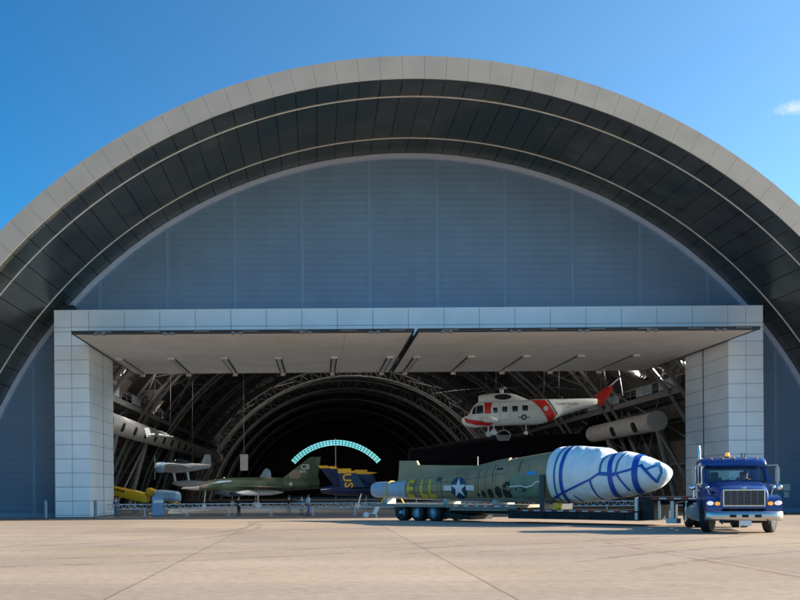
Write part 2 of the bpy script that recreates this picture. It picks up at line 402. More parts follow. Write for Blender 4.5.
# ------------------------------------------------------------------ ground
GZ=-.55
def gz(y): return 0 if y<46 else GZ if y>71 else GZ*(y-46)/25
mb=MB(); ys=[-1500,-200,0,20,46,50,54,58,62,66,71,77.2]
for a,b in zip(ys,ys[1:]):
    mb.face([mb.bm.verts.new(p) for p in ((-2500,a,gz(a)),(2500,a,gz(a)),(2500,b,gz(b)),(-2500,b,gz(b)))])
bmesh.ops.remove_doubles(mb.bm,verts=mb.bm.verts[:],dist=.001)
struct(mb.build('apron','concrete',smooth=False))
mb=MB(); mb.face([mb.bm.verts.new(p) for p in ((-2500,77.2,GZ-.02),(2500,77.2,GZ-.02),(2500,2500,GZ-.02),(-2500,2500,GZ-.02))])
struct(mb.build('grass_field',mat('grass_field',(.10,.11,.05),.9,var=.3,scale=.05),smooth=False))
mb=MB(); mb.face([mb.bm.verts.new(p) for p in ((-30.4,77.2,GZ+.004),(45.7,77.2,GZ+.004),(45.7,376.5,GZ+.004),(-30.4,376.5,GZ+.004))])
struct(mb.build('hangar_floor','floor',smooth=False))

def mark_mat(name,col,lo,hi):
    m=mat(name,col,.85,var=.2,scale=3); N,L=nt(m); b=N['Principled BSDF']
    tc=N.new('ShaderNodeTexCoord'); n=N.new('ShaderNodeTexNoise'); n.inputs['Scale'].default_value=1.3; n.inputs['Detail'].default_value=6; L.new(tc.outputs['Object'],n.inputs['Vector'])
    r=N.new('ShaderNodeMapRange'); r.inputs['From Min'].default_value=.35; r.inputs['From Max'].default_value=.7; r.inputs['To Min'].default_value=lo; r.inputs['To Max'].default_value=hi; L.new(n.outputs['Fac'],r.inputs['Value']); L.new(r.outputs[0],b.inputs['Alpha'])
    return m
M['tyremark']=mark_mat('tyre_mark',(.16,.13,.10),.0,.26)
M['redline']=mark_mat('faded_line',(.36,.14,.10),.05,.6)
def ground_strip(name,pts,wd,m):
    mb=MB(); L0=[]
    for i,(x,y) in enumerate(pts):
        a=Vector(pts[max(i-1,0)]); b=Vector(pts[min(i+1,len(pts)-1)]); d=(b-a).normalized(); n=Vector((-d.y,d.x))*wd/2
        L0.append([(x+n.x,y+n.y,gz(y)+.004),(x-n.x,y-n.y,gz(y)+.004)])
    mb.loft(L0,closed=False); return struct(mb.build(name,m,smooth=False))
def bez(p,q,r,n=24): return [tuple((Vector(p)*(1-t)**2+Vector(q)*2*t*(1-t)+Vector(r)*t*t)) for t in [i/n for i in range(n+1)]]
for a,b,c in (((-22,33),(-6,29),(9,38)),((-14,17.5),(-2,18.5),(5.0,26)),((2,22),(8,23),(14.5,30)),((-8,24),(-1,30),(-3,44)),((6,17),(9,21),(16,24))):
    for o in (0,2.0):
        ground_strip('tyre_mark',[(x-o*.25,y+o) for x,y in bez(a,b,c)],.30,'tyremark')
ground_strip('faded_red_line',[(8.35,13.5),(8.3,18),(8.28,26)],.12,'redline')
# ------------------------------------------------------------------ hangar
HX,HZ,HR=7.65,-8.55,38.85
WY,BY=77.,377.
hangar=root('hangar','huge arched aircraft hangar with blue grey end wall, deep overhanging roof and open canopy door','hangar',(0,0,0))
TH0=math.asin((GZ-HZ)/HR)
def arc(r,th,y): return Vector((HX+r*math.cos(th),y,HZ+r*math.sin(th)))
def yfront(x): return 62.9+.052*(x-8)
def thr(z,r): return math.asin((z-HZ)/r)
# end wall with door opening (notched polygon)
PXL0,PXL1,PXR0,PXR1=-21.62,-18.75,33.8,36.7
PY0,PYB,PTOP=74.,82.7,16.55
poly=[]
n=96; t0=thr(GZ-.3,HR)
for i in range(n+1):
    t=t0+(math.pi-2*t0)*i/n; p=arc(HR-.02,t,0); poly.append((p.x,p.z))
poly+= [(PXL0+.3,GZ-.3),(PXL0+.3,PTOP-.3),(PXR1-.3,PTOP-.3),(PXR1-.3,GZ-.3)]
mb=MB(); mb.prism_xz(poly,WY,WY+.45)
wall=mb.build('end_wall','clad',hangar,smooth=False)
for x in [-1.2+5.77*k for k in range(-5,8)]:
    dz=math.sqrt(max(0,(HR-.5)**2-(x-HX)**2))+HZ
    z0=PTOP-.1 if PXL0<x<PXR1 else GZ
    if dz>z0+.3:
        mb=MB(); mb.box(x-.125,x-.055,WY-.03,WY+.05,z0,dz); mb.box(x+.055,x+.125,WY-.03,WY+.05,z0,dz); mb.box(x-.06,x+.06,WY-.01,WY+.05,z0,dz)
        mb.build('wall_seam','clad_seam',wall,smooth=False)
for a,b in ((HX-37.8,PXL0+.3),(PXR1-.3,HX+37.8)):
    mb=MB(); mb.box(a,b,WY-.04,WY+.05,GZ-.2,GZ+.35); mb.build('base_flashing','clad_seam',wall,smooth=False)
def ring(mb,r0,r1,y0,y1,n=160,ta=None,fy=None):
    ta=thr(GZ-.2,r0) if ta is None else ta
    rings=[]
    for i in range(n+1):
        t=ta+(math.pi-2*ta)*i/n
        a,b=y0,y1
        rings.append([arc(r0,t,a),arc(r1,t,a),arc(r1,t,b),arc(r0,t,b)])
    mb.loft(rings)
mb=MB(); ring(mb,HR-.42,HR-.015,WY-.32,WY+.02); mb.build('arch_trim','trim',hangar,ang=60)
# overhang soffit: facetted panels, radial joints, two strip lines
def ymid(x,y): return y+.052*(x-8)*(77-y)/14.1
bands=[lambda x:yfront(x)+.02,lambda x:ymid(x,65.6),lambda x:ymid(x,73.3),lambda x:WY-.02]
mb=MB(); mb.mi=0
NP=70; ta=thr(GZ-.2,HR)
for i in range(NP):
    a=ta+(math.pi-2*ta)*i/NP; b=ta+(math.pi-2*ta)*(i+1)/NP; g=.024/HR
    for k in range(3):
        y=[bands[k](arc(HR,a,0).x)+.02,bands[k](arc(HR,b,0).x)+.02,bands[k+1](arc(HR,b,0).x)-.02,bands[k+1](arc(HR,a,0).x)-.02]
        dr=random.uniform(-.035,-.004); dr2=random.uniform(-.035,-.004)
        p=[arc(HR+dr,a+g,y[0]),arc(HR+dr2,b-g,y[1]),arc(HR+dr2,b-g,y[2]),arc(HR+dr,a+g,y[3])]
        q=[arc(HR+.09,a+g,y[0]),arc(HR+.09,b-g,y[1]),arc(HR+.09,b-g,y[2]),arc(HR+.09,a+g,y[3])]
        mb.hexa([*p,*q])
mb.build('overhang_soffit','soffit',hangar,smooth=False)
mb=MB(); rings=[]
for i in range(141):
    t=ta+(math.pi-2*ta)*i/140; x=arc(HR,t,0).x
    rings.append([arc(HR+.10,t,yfront(x)+.16),arc(HR+.2,t,yfront(x)+.16),arc(HR+.2,t,WY),arc(HR+.10,t,WY)])
mb.loft(rings); mb.build('soffit_backing','soffit_gap',hangar)
for k in (1,2):
    mb=MB(); pts=[]
    for i in range(161):
        t=ta+(math.pi-2*ta)*i/160; p=arc(HR-.05,t,0); pts.append((p.x,bands[k](p.x),p.z))
    mb.path(pts,.055,6); mb.build('soffit_strip','strip',hangar)
# fascia ring: panels with joints
FT=1.62; mb=MB()
for i in range(NP):
    a=ta+(math.pi-2*ta)*i/NP; b=ta+(math.pi-2*ta)*(i+1)/NP; g=.006/HR
    P=[]
    for r,dy in ((HR+.01,.0),(HR+FT*.5,.015),(HR+FT,.03)):
        P.append([arc(r,a+g,yfront(arc(r,a,0).x)+dy),arc(r,b-g,yfront(arc(r,b,0).x)+dy)])
    Q=[[arc(r,t,yfront(arc(r,t,0).x)+.3) for t in (a+g,b-g)] for r in (HR+.01,HR+FT)]
    mb.loft([[P[0][0],P[1][0],P[2][0],Q[1][0],Q[0][0]],[P[0][1],P[1][1],P[2][1],Q[1][1],Q[0][1]]])
mb.build('roof_fascia','fascia',hangar,smooth=False)
# roof shell
mb=MB(); rings=[]
for i in range(121):
    t=ta+(math.pi-2*ta)*i/120; x=arc(HR,t,0).x
    rings.append([arc(HR+.25,t,yfront(x)+.2),arc(HR+FT-.04,t,yfront(x)+.2),arc(HR+FT-.04,t,BY),arc(HR+.25,t,BY)])
mb.loft(rings); mb.build('roof','roof',hangar,ang=60)
mb=MB(); rings=[]
for i in range(121):
    t=ta+(math.pi-2*ta)*i/120
    rings.append([arc(HR-.0,t,WY+.5),arc(HR+.22,t,WY+.5),arc(HR+.22,t,BY),arc(HR-.0,t,BY)])
mb.loft(rings); mb.build('inner_lining','inner',hangar,ang=60)
# back wall with arched glazed band
WZ,WR=-2.15,25.1; y0=BY-.4
def archhit(t):
    c,s=math.cos(t),math.sin(t); dz=WZ-HZ   # from (HX,WZ): |(r c, r s+dz)|=HR
    B=dz*s; return -B+math.sqrt(B*B-(dz*dz-(HR+.2)**2))
mb=MB(); a0=math.acos(18.9/WR)
def P(r,t): return (HX+r*math.cos(t),y0,WZ+r*math.sin(t))
N1=40
for i in range(N1):
    a=a0+(math.pi-2*a0)*i/N1; b=a0+(math.pi-2*a0)*(i+1)/N1
    for r0a,r1a,r0b,r1b in ((.0,WR-2.4,.0,WR-2.4),(WR,archhit(a),WR,archhit(b))):
        v=[mb.bm.verts.new(q) for q in (P(r0a,a),P(r1a,a),P(r1b,b),P(r0b,b))]; mb.face(v)
for lo,hi in ((-.05,a0),(math.pi-a0,math.pi+.05)):
    for i in range(10):
        a=lo+(hi-lo)*i/10; b=lo+(hi-lo)*(i+1)/10
        mb.face([mb.bm.verts.new(q) for q in (P(0,a),P(archhit(a)-.05,a),P(archhit(b)-.05,b),P(0,b))])
v=[mb.bm.verts.new(q) for q in ((HX-38,y0,GZ-.2),(HX+38,y0,GZ-.2),(HX+38,y0,WZ+.3),(HX-38,y0,WZ+.3))]; mb.face(v)
bwall=mb.build('back_wall','inner',hangar,smooth=False)
mb=MB(); mf=MB()
rings=[]
for i in range(41):
    t=a0+(math.pi-2*a0)*i/40; rings.append([P(WR-2.4,t),P(WR,t)])
mb.loft(rings,closed=False); win=mb.build('window','cglass',hangar,smooth=False)
for i in range(31):
    t=a0+(math.pi-2*a0)*i/30; mf.tube(P(WR-2.4,t),P(WR,t),.17,n=4)
for r in (WR-2.4,WR-1.6,WR-.8,WR): mf.path([P(r,a0+(math.pi-2*a0)*i/60) for i in range(61)],.10,4)
mf.build('window_frame','dark',win)
# portal ------------------------------------------------------------
def grid_front(mb,x0,x1,z0,z1,y,xs,zs,g=.018,th=.05):
    X=[x0]+[x for x in xs if x0<x<x1]+[x1]; Z=[z0]+[z for z in zs if z0<z<z1]+[z1]
    for a,b in zip(X,X[1:]):
        for c,d in zip(Z,Z[1:]): mb.box(a+g,b-g,y-th-random.uniform(0,.006),y,c+g,d-g)
def grid_side(mb,y0,y1,z0,z1,x,sg,ys,zs,g=.018,th=.05):
    Y=[y0]+[v for v in ys if y0<v<y1]+[y1]; Z=[z0]+[z for z in zs if z0<z<z1]+[z1]
    for a,b in zip(Y,Y[1:]):
        for c,d in zip(Z,Z[1:]): mb.box(min(x,x+sg*th),max(x,x+sg*th),a+g,b-g,c+g,d-g)
HDZ=14.3
core=MB(); e=.06
core.box(PXL0+e,PXL1-e,PY0+e,PYB,GZ-.1,PTOP-e); core.box(PXR0+e,PXR1-e,PY0+e,PYB,GZ-.1,PTOP-e)
core.box(PXL1-e,PXR0+e,PY0+e,WY+1.2,HDZ+e,PTOP-e)
portal=core.build('portal','joint',hangar,smooth=False)
zs=[GZ+.25+1.16*k for k in range(20)]; zs=[z for z in zs if z<15.0]+[15.15]
mb=MB()
grid_front(mb,PXL0,PXL1,GZ+.08,PTOP,PY0+e,[PXL0+1.43],zs); grid_front(mb,PXR0,PXR1,GZ+.08,PTOP,PY0+e,[PXR0+1.47],zs)
grid_front(mb,PXL1,PXR0,HDZ,PTOP,PY0+e,[PXL1+2.92*k for k in range(1,18)],[15.15])
grid_side(mb,PY0,PYB-.0,GZ+.08,HDZ,PXL1-e,1,[],[])if False else None
for (a,b) in ((PY0+.02,78.75),(79.05,PYB)):
    grid_side(mb,a,b,GZ+.08,HDZ,PXL1-e,1,[],zs); grid_side(mb,a,b,GZ+.08,HDZ,PXR0+e,-1,[],zs)
grid_side(mb,PY0,WY,GZ+.08,PTOP,PXL0+e,-1,[],zs); grid_side(mb,PY0,WY,GZ+.08,PTOP,PXR1-e,1,[],zs)
mb.box(PXL0,PXR1,PY0+.01,WY,PTOP-e,PTOP+.02)
mb.build('portal_cladding','panel',portal,smooth=False)
mb=MB(); mb.box(PXL0-.05,PXL0+1.2,WY-1.5,WY-.35,PTOP+.02,PTOP+.75); mb.build('portal_gutter_box','dark',portal,smooth=False)
# canopy door leaves ---------------------------------------------------
LY0,LY1,LZ=68.5,92.4,13.7
lights=[-17.9,-13.2,-8.4,-3.5,1.55,6.6,9.0,13.95,18.95,23.9,28.9]
for x0,x1 in ((PXL1+.06,7.42),(7.72,PXR0-.06)):
    mb=MB(); mb.mi=0
    g=.01; nx=5
    for i in range(nx):
        a=lerp(x0,x1,i/nx); b=lerp(x0,x1,(i+1)/nx)
        for c,d in ((LY0+.25,76.3),(76.3,84.2),(84.2,LY1)): mb.box(a+g,b-g,c+g,d-g,LZ-random.uniform(0,.008),LZ+.1)
    mb.box(x0,x1,LY0+.25,LY1,LZ+.1,LZ+.17,1)
    leaf=mb.build('canopy_door',['door','dark'],hangar,smooth=False)
    mb=MB(); mb.box(x0,x1,LY0,LY0+.25,LZ-.10,LZ+.17); mb.box(x0,x1,LY0-.1,LY0,LZ+.08,LZ+.14)
    mb.box(x0-.03,x0+.1,LY0+.25,LY1,LZ-.05,LZ+.17); mb.box(x1-.1,x1+.03,LY0+.25,LY1,LZ-.05,LZ+.17)
    mb.build('door_frame','dark',leaf,smooth=False)
    for k in range(5):
        xx=lerp(x0,x1,(k+.42)/5)
        mb=MB(); mb.box(xx-.45,xx+.45,LY0-.05,LY0+.05,LZ-.16,LZ-.06)
        for o in (-.35,.25): mb.box(xx+o-.10,xx+o+.14,LY0-.10,LY0+.06,LZ-.20,LZ+.02)
        mb.build('seal_bracket','bracket',leaf,smooth=False)
    for k in range(7):
        xx=lerp(x0,x1,(k+.5)/7); mb=MB(); mb.tube((xx,LY0-.08,LZ+.04),(xx+1.2,LY0-.08,LZ+.04),.035,n=6); mb.build('door_roller_bar','truss',leaf)
    for lx in lights:
        if x0<lx<x1:
            mb=MB(); mb.box(lx-.14,lx+.14,81.6,92.2,LZ-.16,LZ-.02); mb.box(lx-.3,lx+.3,81.2,81.6,LZ-.2,LZ-.02); mb.box(lx-.22,lx+.22,92.1,92.5,LZ-.3,LZ-.02)
            li=mb.build('light_batten','lampw',leaf,smooth=False)
            mb=MB(); mb.box(lx+.15,lx+.3,81.8,92.0,LZ-.04,LZ-.012); mb.box(lx-.3,lx-.15,81.8,92.0,LZ-.04,LZ-.012); mb.build('batten_shadow','dark',li,smooth=False)  # dark strips either side stand in for the batten's thin shadow
# interior trusses ------------------------------------------------------
TY=[94,116,138,160,182,204,228,254,284,318,350]
for k,y in enumerate(TY):
    mb=MB(); ns=44; t1=thr(GZ,36.2)
    ch=[(36.0,y-1.6,.24),(36.0,y+1.6,.24),(38.1,y,.20)]
    pp=[]
    for r,yy,rad in ch:
        pts=[arc(r,t1+(math.pi-2*t1)*i/ns,yy) for i in range(ns+1)]; pp.append(pts); mb.path(pts,rad,6)
    if k<7:
        for i in range(ns):
            mb.tube(pp[0][i],pp[2][i+1] if i%2 else pp[2][i],.09,n=5); mb.tube(pp[1][i],pp[2][i] if i%2 else pp[2][i+1],.09,n=5)
            if i%2==0: mb.tube(pp[0][i],pp[1][i+1],.08,n=5)
    mb.build('roof_truss','truss',hangar,ang=60)
for k in range(19):
    t=R_(20+140*k/18); mb=MB(); mb.tube(arc(38.2,t,WY+.6),arc(38.2,t,BY-1),.13,n=5); mb.build('purlin','truss',hangar)
# diagonal bracing panels between first trusses
for sgn in (0,1):
    for a,b in zip(TY[:5],TY[1:6]):
        mb=MB()
        for ta_ in (22,38,54):
            t1,t2=R_(ta_),R_(ta_+16)
            if sgn: t1,t2=math.pi-t1,math.pi-t2
            mb.tube(arc(37,t1,a+1.6),arc(37,t2,b-1.6),.12,n=5); mb.tube(arc(37,t2,a+1.6),arc(37,t1,b-1.6),.12,n=5)
        mb.build('cross_brace','truss',hangar)
# ducts, struts, catwalks
for sg,ye0,ye1 in ((-1,93,200),(1,99.3,122)):
    dx=HX+sg*29.8; dz=9.0; rr=1.12
    mb=MB(); n=24
    rings=[[Vector((dx+rr*math.cos(2*math.pi*i/n),y,dz+rr*math.sin(2*math.pi*i/n))) for i in range(n)] for y in [ye0+(ye1-ye0)*j/30 for j in range(31)]]
    mb.loft(rings); d=mb.build('ventilation_duct','duct',hangar)
    mb=MB(); mb.lathe([(rr+.03,0),(rr+.03,.12),(.05,.14)][::-1] if False else [(.02,-.06),(rr+.05,-.06),(rr+.05,.16)],'Y',(dx,ye0,dz),24); mb.build('duct_cap','duct_end',d)
    for y in ([ye0+4.6+6.5*k for k in range(9)] if sg<0 else [103.5,111.0]):
        mb=MB(); ang=-.35; c=Vector((dx-sg*rr*math.cos(ang)*.98,y,dz+rr*math.sin(ang)))
        mb.tube(c,c+Vector((-sg*.14*math.cos(ang),0,.14*math.sin(ang))),.52 if sg<0 else .62,n=14); mb.build('duct_outlet','black',d)
    for y in (99,116,138,160):
        mb=MB(); xw=HX+sg*36.0
        mb.tube((dx,y,dz-rr),(dx+sg*2.5,y+1,GZ),.3,n=8); mb.tube((dx+sg*.4,y,dz-1.0),(xw,y+6,GZ+1.5),.16,n=6); mb.tube((dx+sg*3.6,y,12.5),(xw,y+8,1.5),.16,n=6)
        mb.tube((dx,y,dz-rr),(dx+sg*3.0,y-5,GZ),.13,n=6)
        mb.build('duct_support','truss',hangar)
    cx=HX+sg*31.2
    mb=MB(); mb.box(cx-1.3,cx+1.3,93,210,12.0,12.15)
    for y in range(93,211,3): mb.box(cx-1.3,cx+1.3,y,y+.12,11.6,12.0)
    mb.box(cx-1.35,cx-1.2,93,210,11.5,12.0); mb.box(cx+1.2,cx+1.35,93,210,11.5,12.0)
    cw=mb.build('catwalk','truss',hangar,smooth=False)
    mb=MB(); xe=cx-sg*1.3
    for y in range(93,211,3): mb.tube((xe,y,12.1),(xe,y,13.3),.04,n=5)
    for z in (12.6,13.0,13.3): mb.tube((xe,93,z),(xe,210,z),.04,n=5)
    mb.build('catwalk_railing','truss',cw)
    for y in ([94,101,112,120] if sg>0 else [96,108]):
        mb=MB(); mb.box(xe-.03,xe+.03,y,y+5,12.25,13.25); mb.build('catwalk_screen',mat('screen_reflection',(.40,.50,.56),.4,var=.3,scale=1.5),cw,smooth=False)  # pale blue colour stands in for reflections in the walkway glass
for y in (99,121,143):
    t=math.pi-R_(31); mb=MB(); rings=[]
    for i in range(5):
        tt=t-R_(7)*i/4; rings.append([arc(37.6,tt,y),arc(37.7,tt,y),arc(37.7,tt,y+8),arc(37.6,tt,y+8)])
    mb.loft(rings); mb.build('lit_patch',mat('lit_patch_tan',(.34,.28,.23),.8),hangar,smooth=False)  # added tan panels, their colour stands in for brownish lit patches

# lit spotlights on the catwalks and trusses
def spot(x,y,z,tx,ty,tz,power,n=5,blend=.6,size=100):
    for k in range(n):
        mb=MB(); c=Vector((x,y+k*.9,z+.22*k)); d=(Vector((tx,ty,tz))-c).normalized()
        mb.tube(c-d*.35,c,.16,.20,10); h=mb.build('spotlight','dark',hangar)
        mb=MB(); mb.tube(c+d*.005,c+d*.02,.17,n=10); mb.build('spotlight_lens','lens',h)
    l=bpy.data.lights.new('spotlight_lamp','SPOT'); l.energy=power; l.spot_size=R_(size); l.spot_blend=blend; l.shadow_soft_size=.5; l.color=(1,.97,.93)
    d=Vector((tx,ty,tz))-Vector((x,y+n*.45,z)); o=bpy.data.objects.new('spotlight_lamp',l); COL.objects.link(o); o.parent=hangar
    o.location=Vector((x,y+n*.45,z))+d.normalized()*.5; o.rotation_euler=(-d).to_track_quat('Z','Y').to_euler()
SPW=1.0
spot(-23.0,96,14.6,-6,108,1,4600,3); spot(38.3,93.6,14.6,17,94,8.5,7000,3,size=50); spot(-23.2,128,14.6,-2,112,2,3600,5)
spot(38.6,106,14.6,30,112,30,1000,3,size=130); spot(-23.3,104,14.6,-16,118,30,900,3,size=130)
spot(20,138,27.5,8,118,3,3000,3); spot(-8,96.5,26.5,-16,96,4,3200,3)
spot(7.6,180,27.5,7.6,260,20,7000,3,size=140)
# ------------------------------------------------------------------ bollards, wall sign
for x,y,lab in ((-22.0,72.6,'grey steel bollard standing beside the outer left edge of the white door pillar'),(-18.1,73.2,'grey steel bollard standing at the inner corner of the left door pillar')):
    b=root('bollard',lab,'bollard',(x,y,GZ),0,'bollards by the left pillar')
    mb=MB(); mb.lathe([(.14,0),(.14,1.38),(.10,1.48),(.01,1.51)],'Z',n=18); mb.build('post','bollard',b,ang=50)
    mb=MB(); mb.lathe([(.22,0),(.22,.04),(.15,.05)],'Z',n=18); mb.build('base_plate','dark',b)
sg=root('wall_sign','small pale notice on the blue grey wall right of the truck','sign',(40.0,WY-.1,GZ+1.15))
mb=MB(); mb.box(-.32,.32,-.02,.02,.7,1.25); mb.build('plate','white',sg,smooth=False)
mb=MB(); mb.box(-.2,.2,-.02,.02,.1,.6); mb.build('lower_plate','strip',sg,smooth=False)

# ------------------------------------------------------------------ barriers in the doorway
def barrier():
    r=root('barrier','white lattice barrier section standing across the hangar doorway','barrier',(0,0,0),0,'lattice barriers across the doorway')
    mb=MB(); mb.tube((-1.82,0,1.04),(1.82,0,1.04),.045); mb.build('top_rail','rail',r)
    mb=MB(); mb.tube((-1.82,0,.64),(1.82,0,.64),.045); mb.build('bottom_rail','rail',r)
    mb=MB()
    for k in range(12):
        a=-1.8+3.6*k/12; mb.tube((a,0,.64 if k%2 else 1.04),(a+.3,0,1.04 if k%2 else .64),.028,n=5)
    mb.build('lattice','rail',r)
    mb=MB(); mb.tube((1.5,0,0),(1.5,0,.64),.045); mb.build('post','rail',r)
    mb=MB(); mb.box(1.32,1.68,-.22,.22,0,.05); mb.build('foot','rail',r,smooth=False)
    return r
b0=barrier(); xs=[-16.6+3.66*k for k in range(14)]
for i,x in enumerate(xs):
    o=b0 if i==0 else dup(b0,(0,0,0)); o.location=(x,78.4,GZ)

# ------------------------------------------------------------------ people
def skin_mesh(name,verts,edges,radii,m,parent,sub=1,scale=1.0):
    me=bpy.data.meshes.new(name); me.from_pydata(verts,edges,[]); o=bpy.data.objects.new(name,me); COL.objects.link(o)
    md=o.modifiers.new('Skin','SKIN'); md.use_smooth_shade=True
    for i,r in enumerate(radii):
        sv=me.skin_vertices[0].data[i]; r=r if isinstance(r,tuple) else (r,r); sv.radius=(r[0]*scale,r[1]*scale); sv.use_root=(i==0)
    ss=o.modifiers.new('Sub','SUBSURF'); ss.levels=sub; ss.render_levels=sub
    dg=bpy.context.evaluated_depsgraph_get(); me2=bpy.data.meshes.new_from_object(o.evaluated_get(dg)); me2.name=name
    bpy.data.objects.remove(o); me2.materials.clear()
    return link(name,me2,m,parent,True,180)
def person(label,loc,rz,shirt,pants,pose='stand',group=None,h=1.76,hair='hair'):
    r=root('person',label,'person',loc,rz,group); k=h/1.76
    S=lambda L_:[tuple(c*k for c in v) for v in L_]
    if pose=='sit':
        hips=[(.0,.10,.02),(.0,-.10,.02)]; knee=[(.46,.13,.05),(.46,-.13,.05)]; ank=[(.52,.13,-.38),(.52,-.13,-.38)]; toe=[(.68,.14,-.42),(.68,-.14,-.42)]; base=.02
        el=[(.16,.27,.28),(.16,-.27,.28)]; ha=[(.44,.20,.36),(.44,-.20,.36)]
    else:
        base=.93; st=.10 if pose=='walk' else 0
        hips=[(0,.09,.92),(0,-.09,.92)]; knee=[(.05+st,.10,.50),(.03-st*.5,-.10,.50)]; ank=[(-.02+st*1.6,.10,.09),(-.02-st*2,-.10,.10)]; toe=[(.16+st*1.6,.12,.035),(.16-st*2,-.12,.035)]
        el=[(-.03,.27,1.14),(-.03,-.27,1.14)]; ha=[(.12,.26,.90),(.10,-.26,.90)]
        if pose=='fold': el=[(.08,.27,1.12),(.08,-.27,1.12)]; ha=[(.24,.02,1.14),(.25,-.04,1.18)]
    ch=base+.30; sh=base+.47; nk=base+.55; hd=base+.72
    V=[(0,0,base),(0,0,base+.16),(.01,0,ch),(.0,0,sh),(0,0,nk),(.02,0,hd-.08),(.02,0,hd+.03)]
    Rr=[(.14,.10),(.125,.095),(.145,.105),(.13,.09),.05,(.074,.088),(.075,.085)]
    E_=[(0,1),(1,2),(2,3),(3,4),(4,5),(5,6)]
    def add(p,par,rr): V.append(p); Rr.append(rr); E_.append((par,len(V)-1)); return len(V)-1
    for s in (0,1):
        sg=1 if s==0 else -1
        a=add(hips[s],0,.085); b=add(knee[s],a,.056); c=add(ank[s],b,.038); add(toe[s],c,.032)
        a=add((0,sg*.175,sh),3,.052); b=add(el[s],a,.040); c=add(ha[s],b,.028)
        f=Vector(ha[s])-Vector(el[s]); f.normalize(); sd_=f.orthogonal().normalized(); up=f.cross(sd_)
        pm=add(tuple(Vector(ha[s])+f*.07),c,.026)
        for q,(o,l) in enumerate(((-.027,.075),(-.009,.088),(.009,.082),(.027,.062))):
            kk=add(tuple(Vector(ha[s])+f*(.10)+sd_*o),pm,.009); add(tuple(Vector(ha[s])+f*(.08+l)+sd_*o*1.15+up*.02),kk,.007)
        add(tuple(Vector(ha[s])+f*.05+sd_*.05),c,.010)
    body=skin_mesh('body',S(V),E_,Rr,'skin',r,1,k)
    # face details: nose, eyes, ears as one small mesh
    z=hd-.01
    mb=MB(); mb.ell((.105*k,0,(z-.015)*k),(.016*k,.014*k,.022*k),8,6); mb.build('nose','skin',body)
    mb=MB()
    for sg in (1,-1): mb.ell((.088*k,sg*.03*k,(z+.012)*k),(.010*k,.012*k,.008*k),8,6)
    mb.build('eyes','hair',body)
    mb=MB(); mb.box(.088*k,.098*k,-.022*k,.022*k,(z-.062)*k,(z-.054)*k); mb.build('mouth',mat('lips',(.35,.12,.10),.5),body)
    mb=MB()
    for sg in (1,-1): mb.ell((.015*k,sg*.085*k,(z)*k),(.02*k,.012*k,.032*k),8,6)
    mb.build('ears','skin',body)
    mb=MB(); rings=[]
    for j in range(7):
        t=math.pi/2*j/6; kk=max(math.cos(t),.03)
        rings.append([Vector(((.008+(.098*kk)*math.cos(a)-(.0 if math.cos(a)<.3 else .018))*k,.092*kk*math.sin(a)*k,(hd+.0-(.06 if math.cos(a)<.2 else -.035)*kk+.125*math.sin(t))*k)) for a in [2*math.pi*i/16 for i in range(16)]])
    mb.loft(rings); mb.build('hair',hair,r)
    # clothes
    Vs=[V[i] for i in (0,1,2,3)]+[(0,0,nk-.03)]; Es=[(0,1),(1,2),(2,3),(3,4)]; Rs=[(.16,.12),(.148,.115),(.165,.122),(.145,.105),.062]
    for s in (0,1):
        sg=1 if s==0 else -1
        i=len(Vs); Vs+=[(0,sg*.18,sh),el[s],tuple(Vector(el[s]).lerp(Vector(ha[s]),.35))]; Es+=[(3,i),(i,i+1),(i+1,i+2)]; Rs+=[.068,.056,.05]
    skin_mesh('shirt',S(Vs),Es,Rs,shirt,r,1,k)
    Vp=[(0,0,base-.0),(0,0,base+.06)]; Ep=[(0,1)]; Rp=[(.15,.115),(.15,.115)]
    for s in (0,1):
        i=len(Vp); Vp+=[hips[s],knee[s],tuple(Vector(knee[s]).lerp(Vector(ank[s]),.93))]; Ep+=[(0,i),(i,i+1),(i+1,i+2)]; Rp+=[.10,.075,.06]
    skin_mesh('trousers',S(Vp),Ep,Rp,pants,r,1,k)
    mb=MB()
    for s in (0,1):
        a,t=Vector(ank[s])*k,Vector(toe[s])*k
        mb.path([a+Vector((-.07*k,0,-.035*k)),a+Vector((0,0,-.03*k)),t],[.045*k,.052*k,.035*k],8)
    mb.build('shoes','shoe',r)
    return r
person('person in a blue jacket and jeans standing against the left door pillar behind the barrier',(-17.4,77.6,GZ),R_(-100),'shirtb','jeans','stand')
person('person all in dark clothes standing at the barrier below the camouflaged jet',(-6.85,77.5,GZ),R_(60),'shirtd','shirtd','fold')
person('person in a dark top and pale trousers standing at the barrier under the camouflage tail',(-2.5,77.4,GZ),R_(80),'shirtd','khaki','stand')
person('person in a white shirt and blue jeans standing before the barrier left of the trailer',(-.85,76.6,GZ),R_(30),'shirtw','jeans','walk',h=1.85)
person('person in a blue top half hidden beside the one in the white shirt',(-1.45,79.0,GZ),R_(-60),'shirtb','khaki','stand',h=1.7)

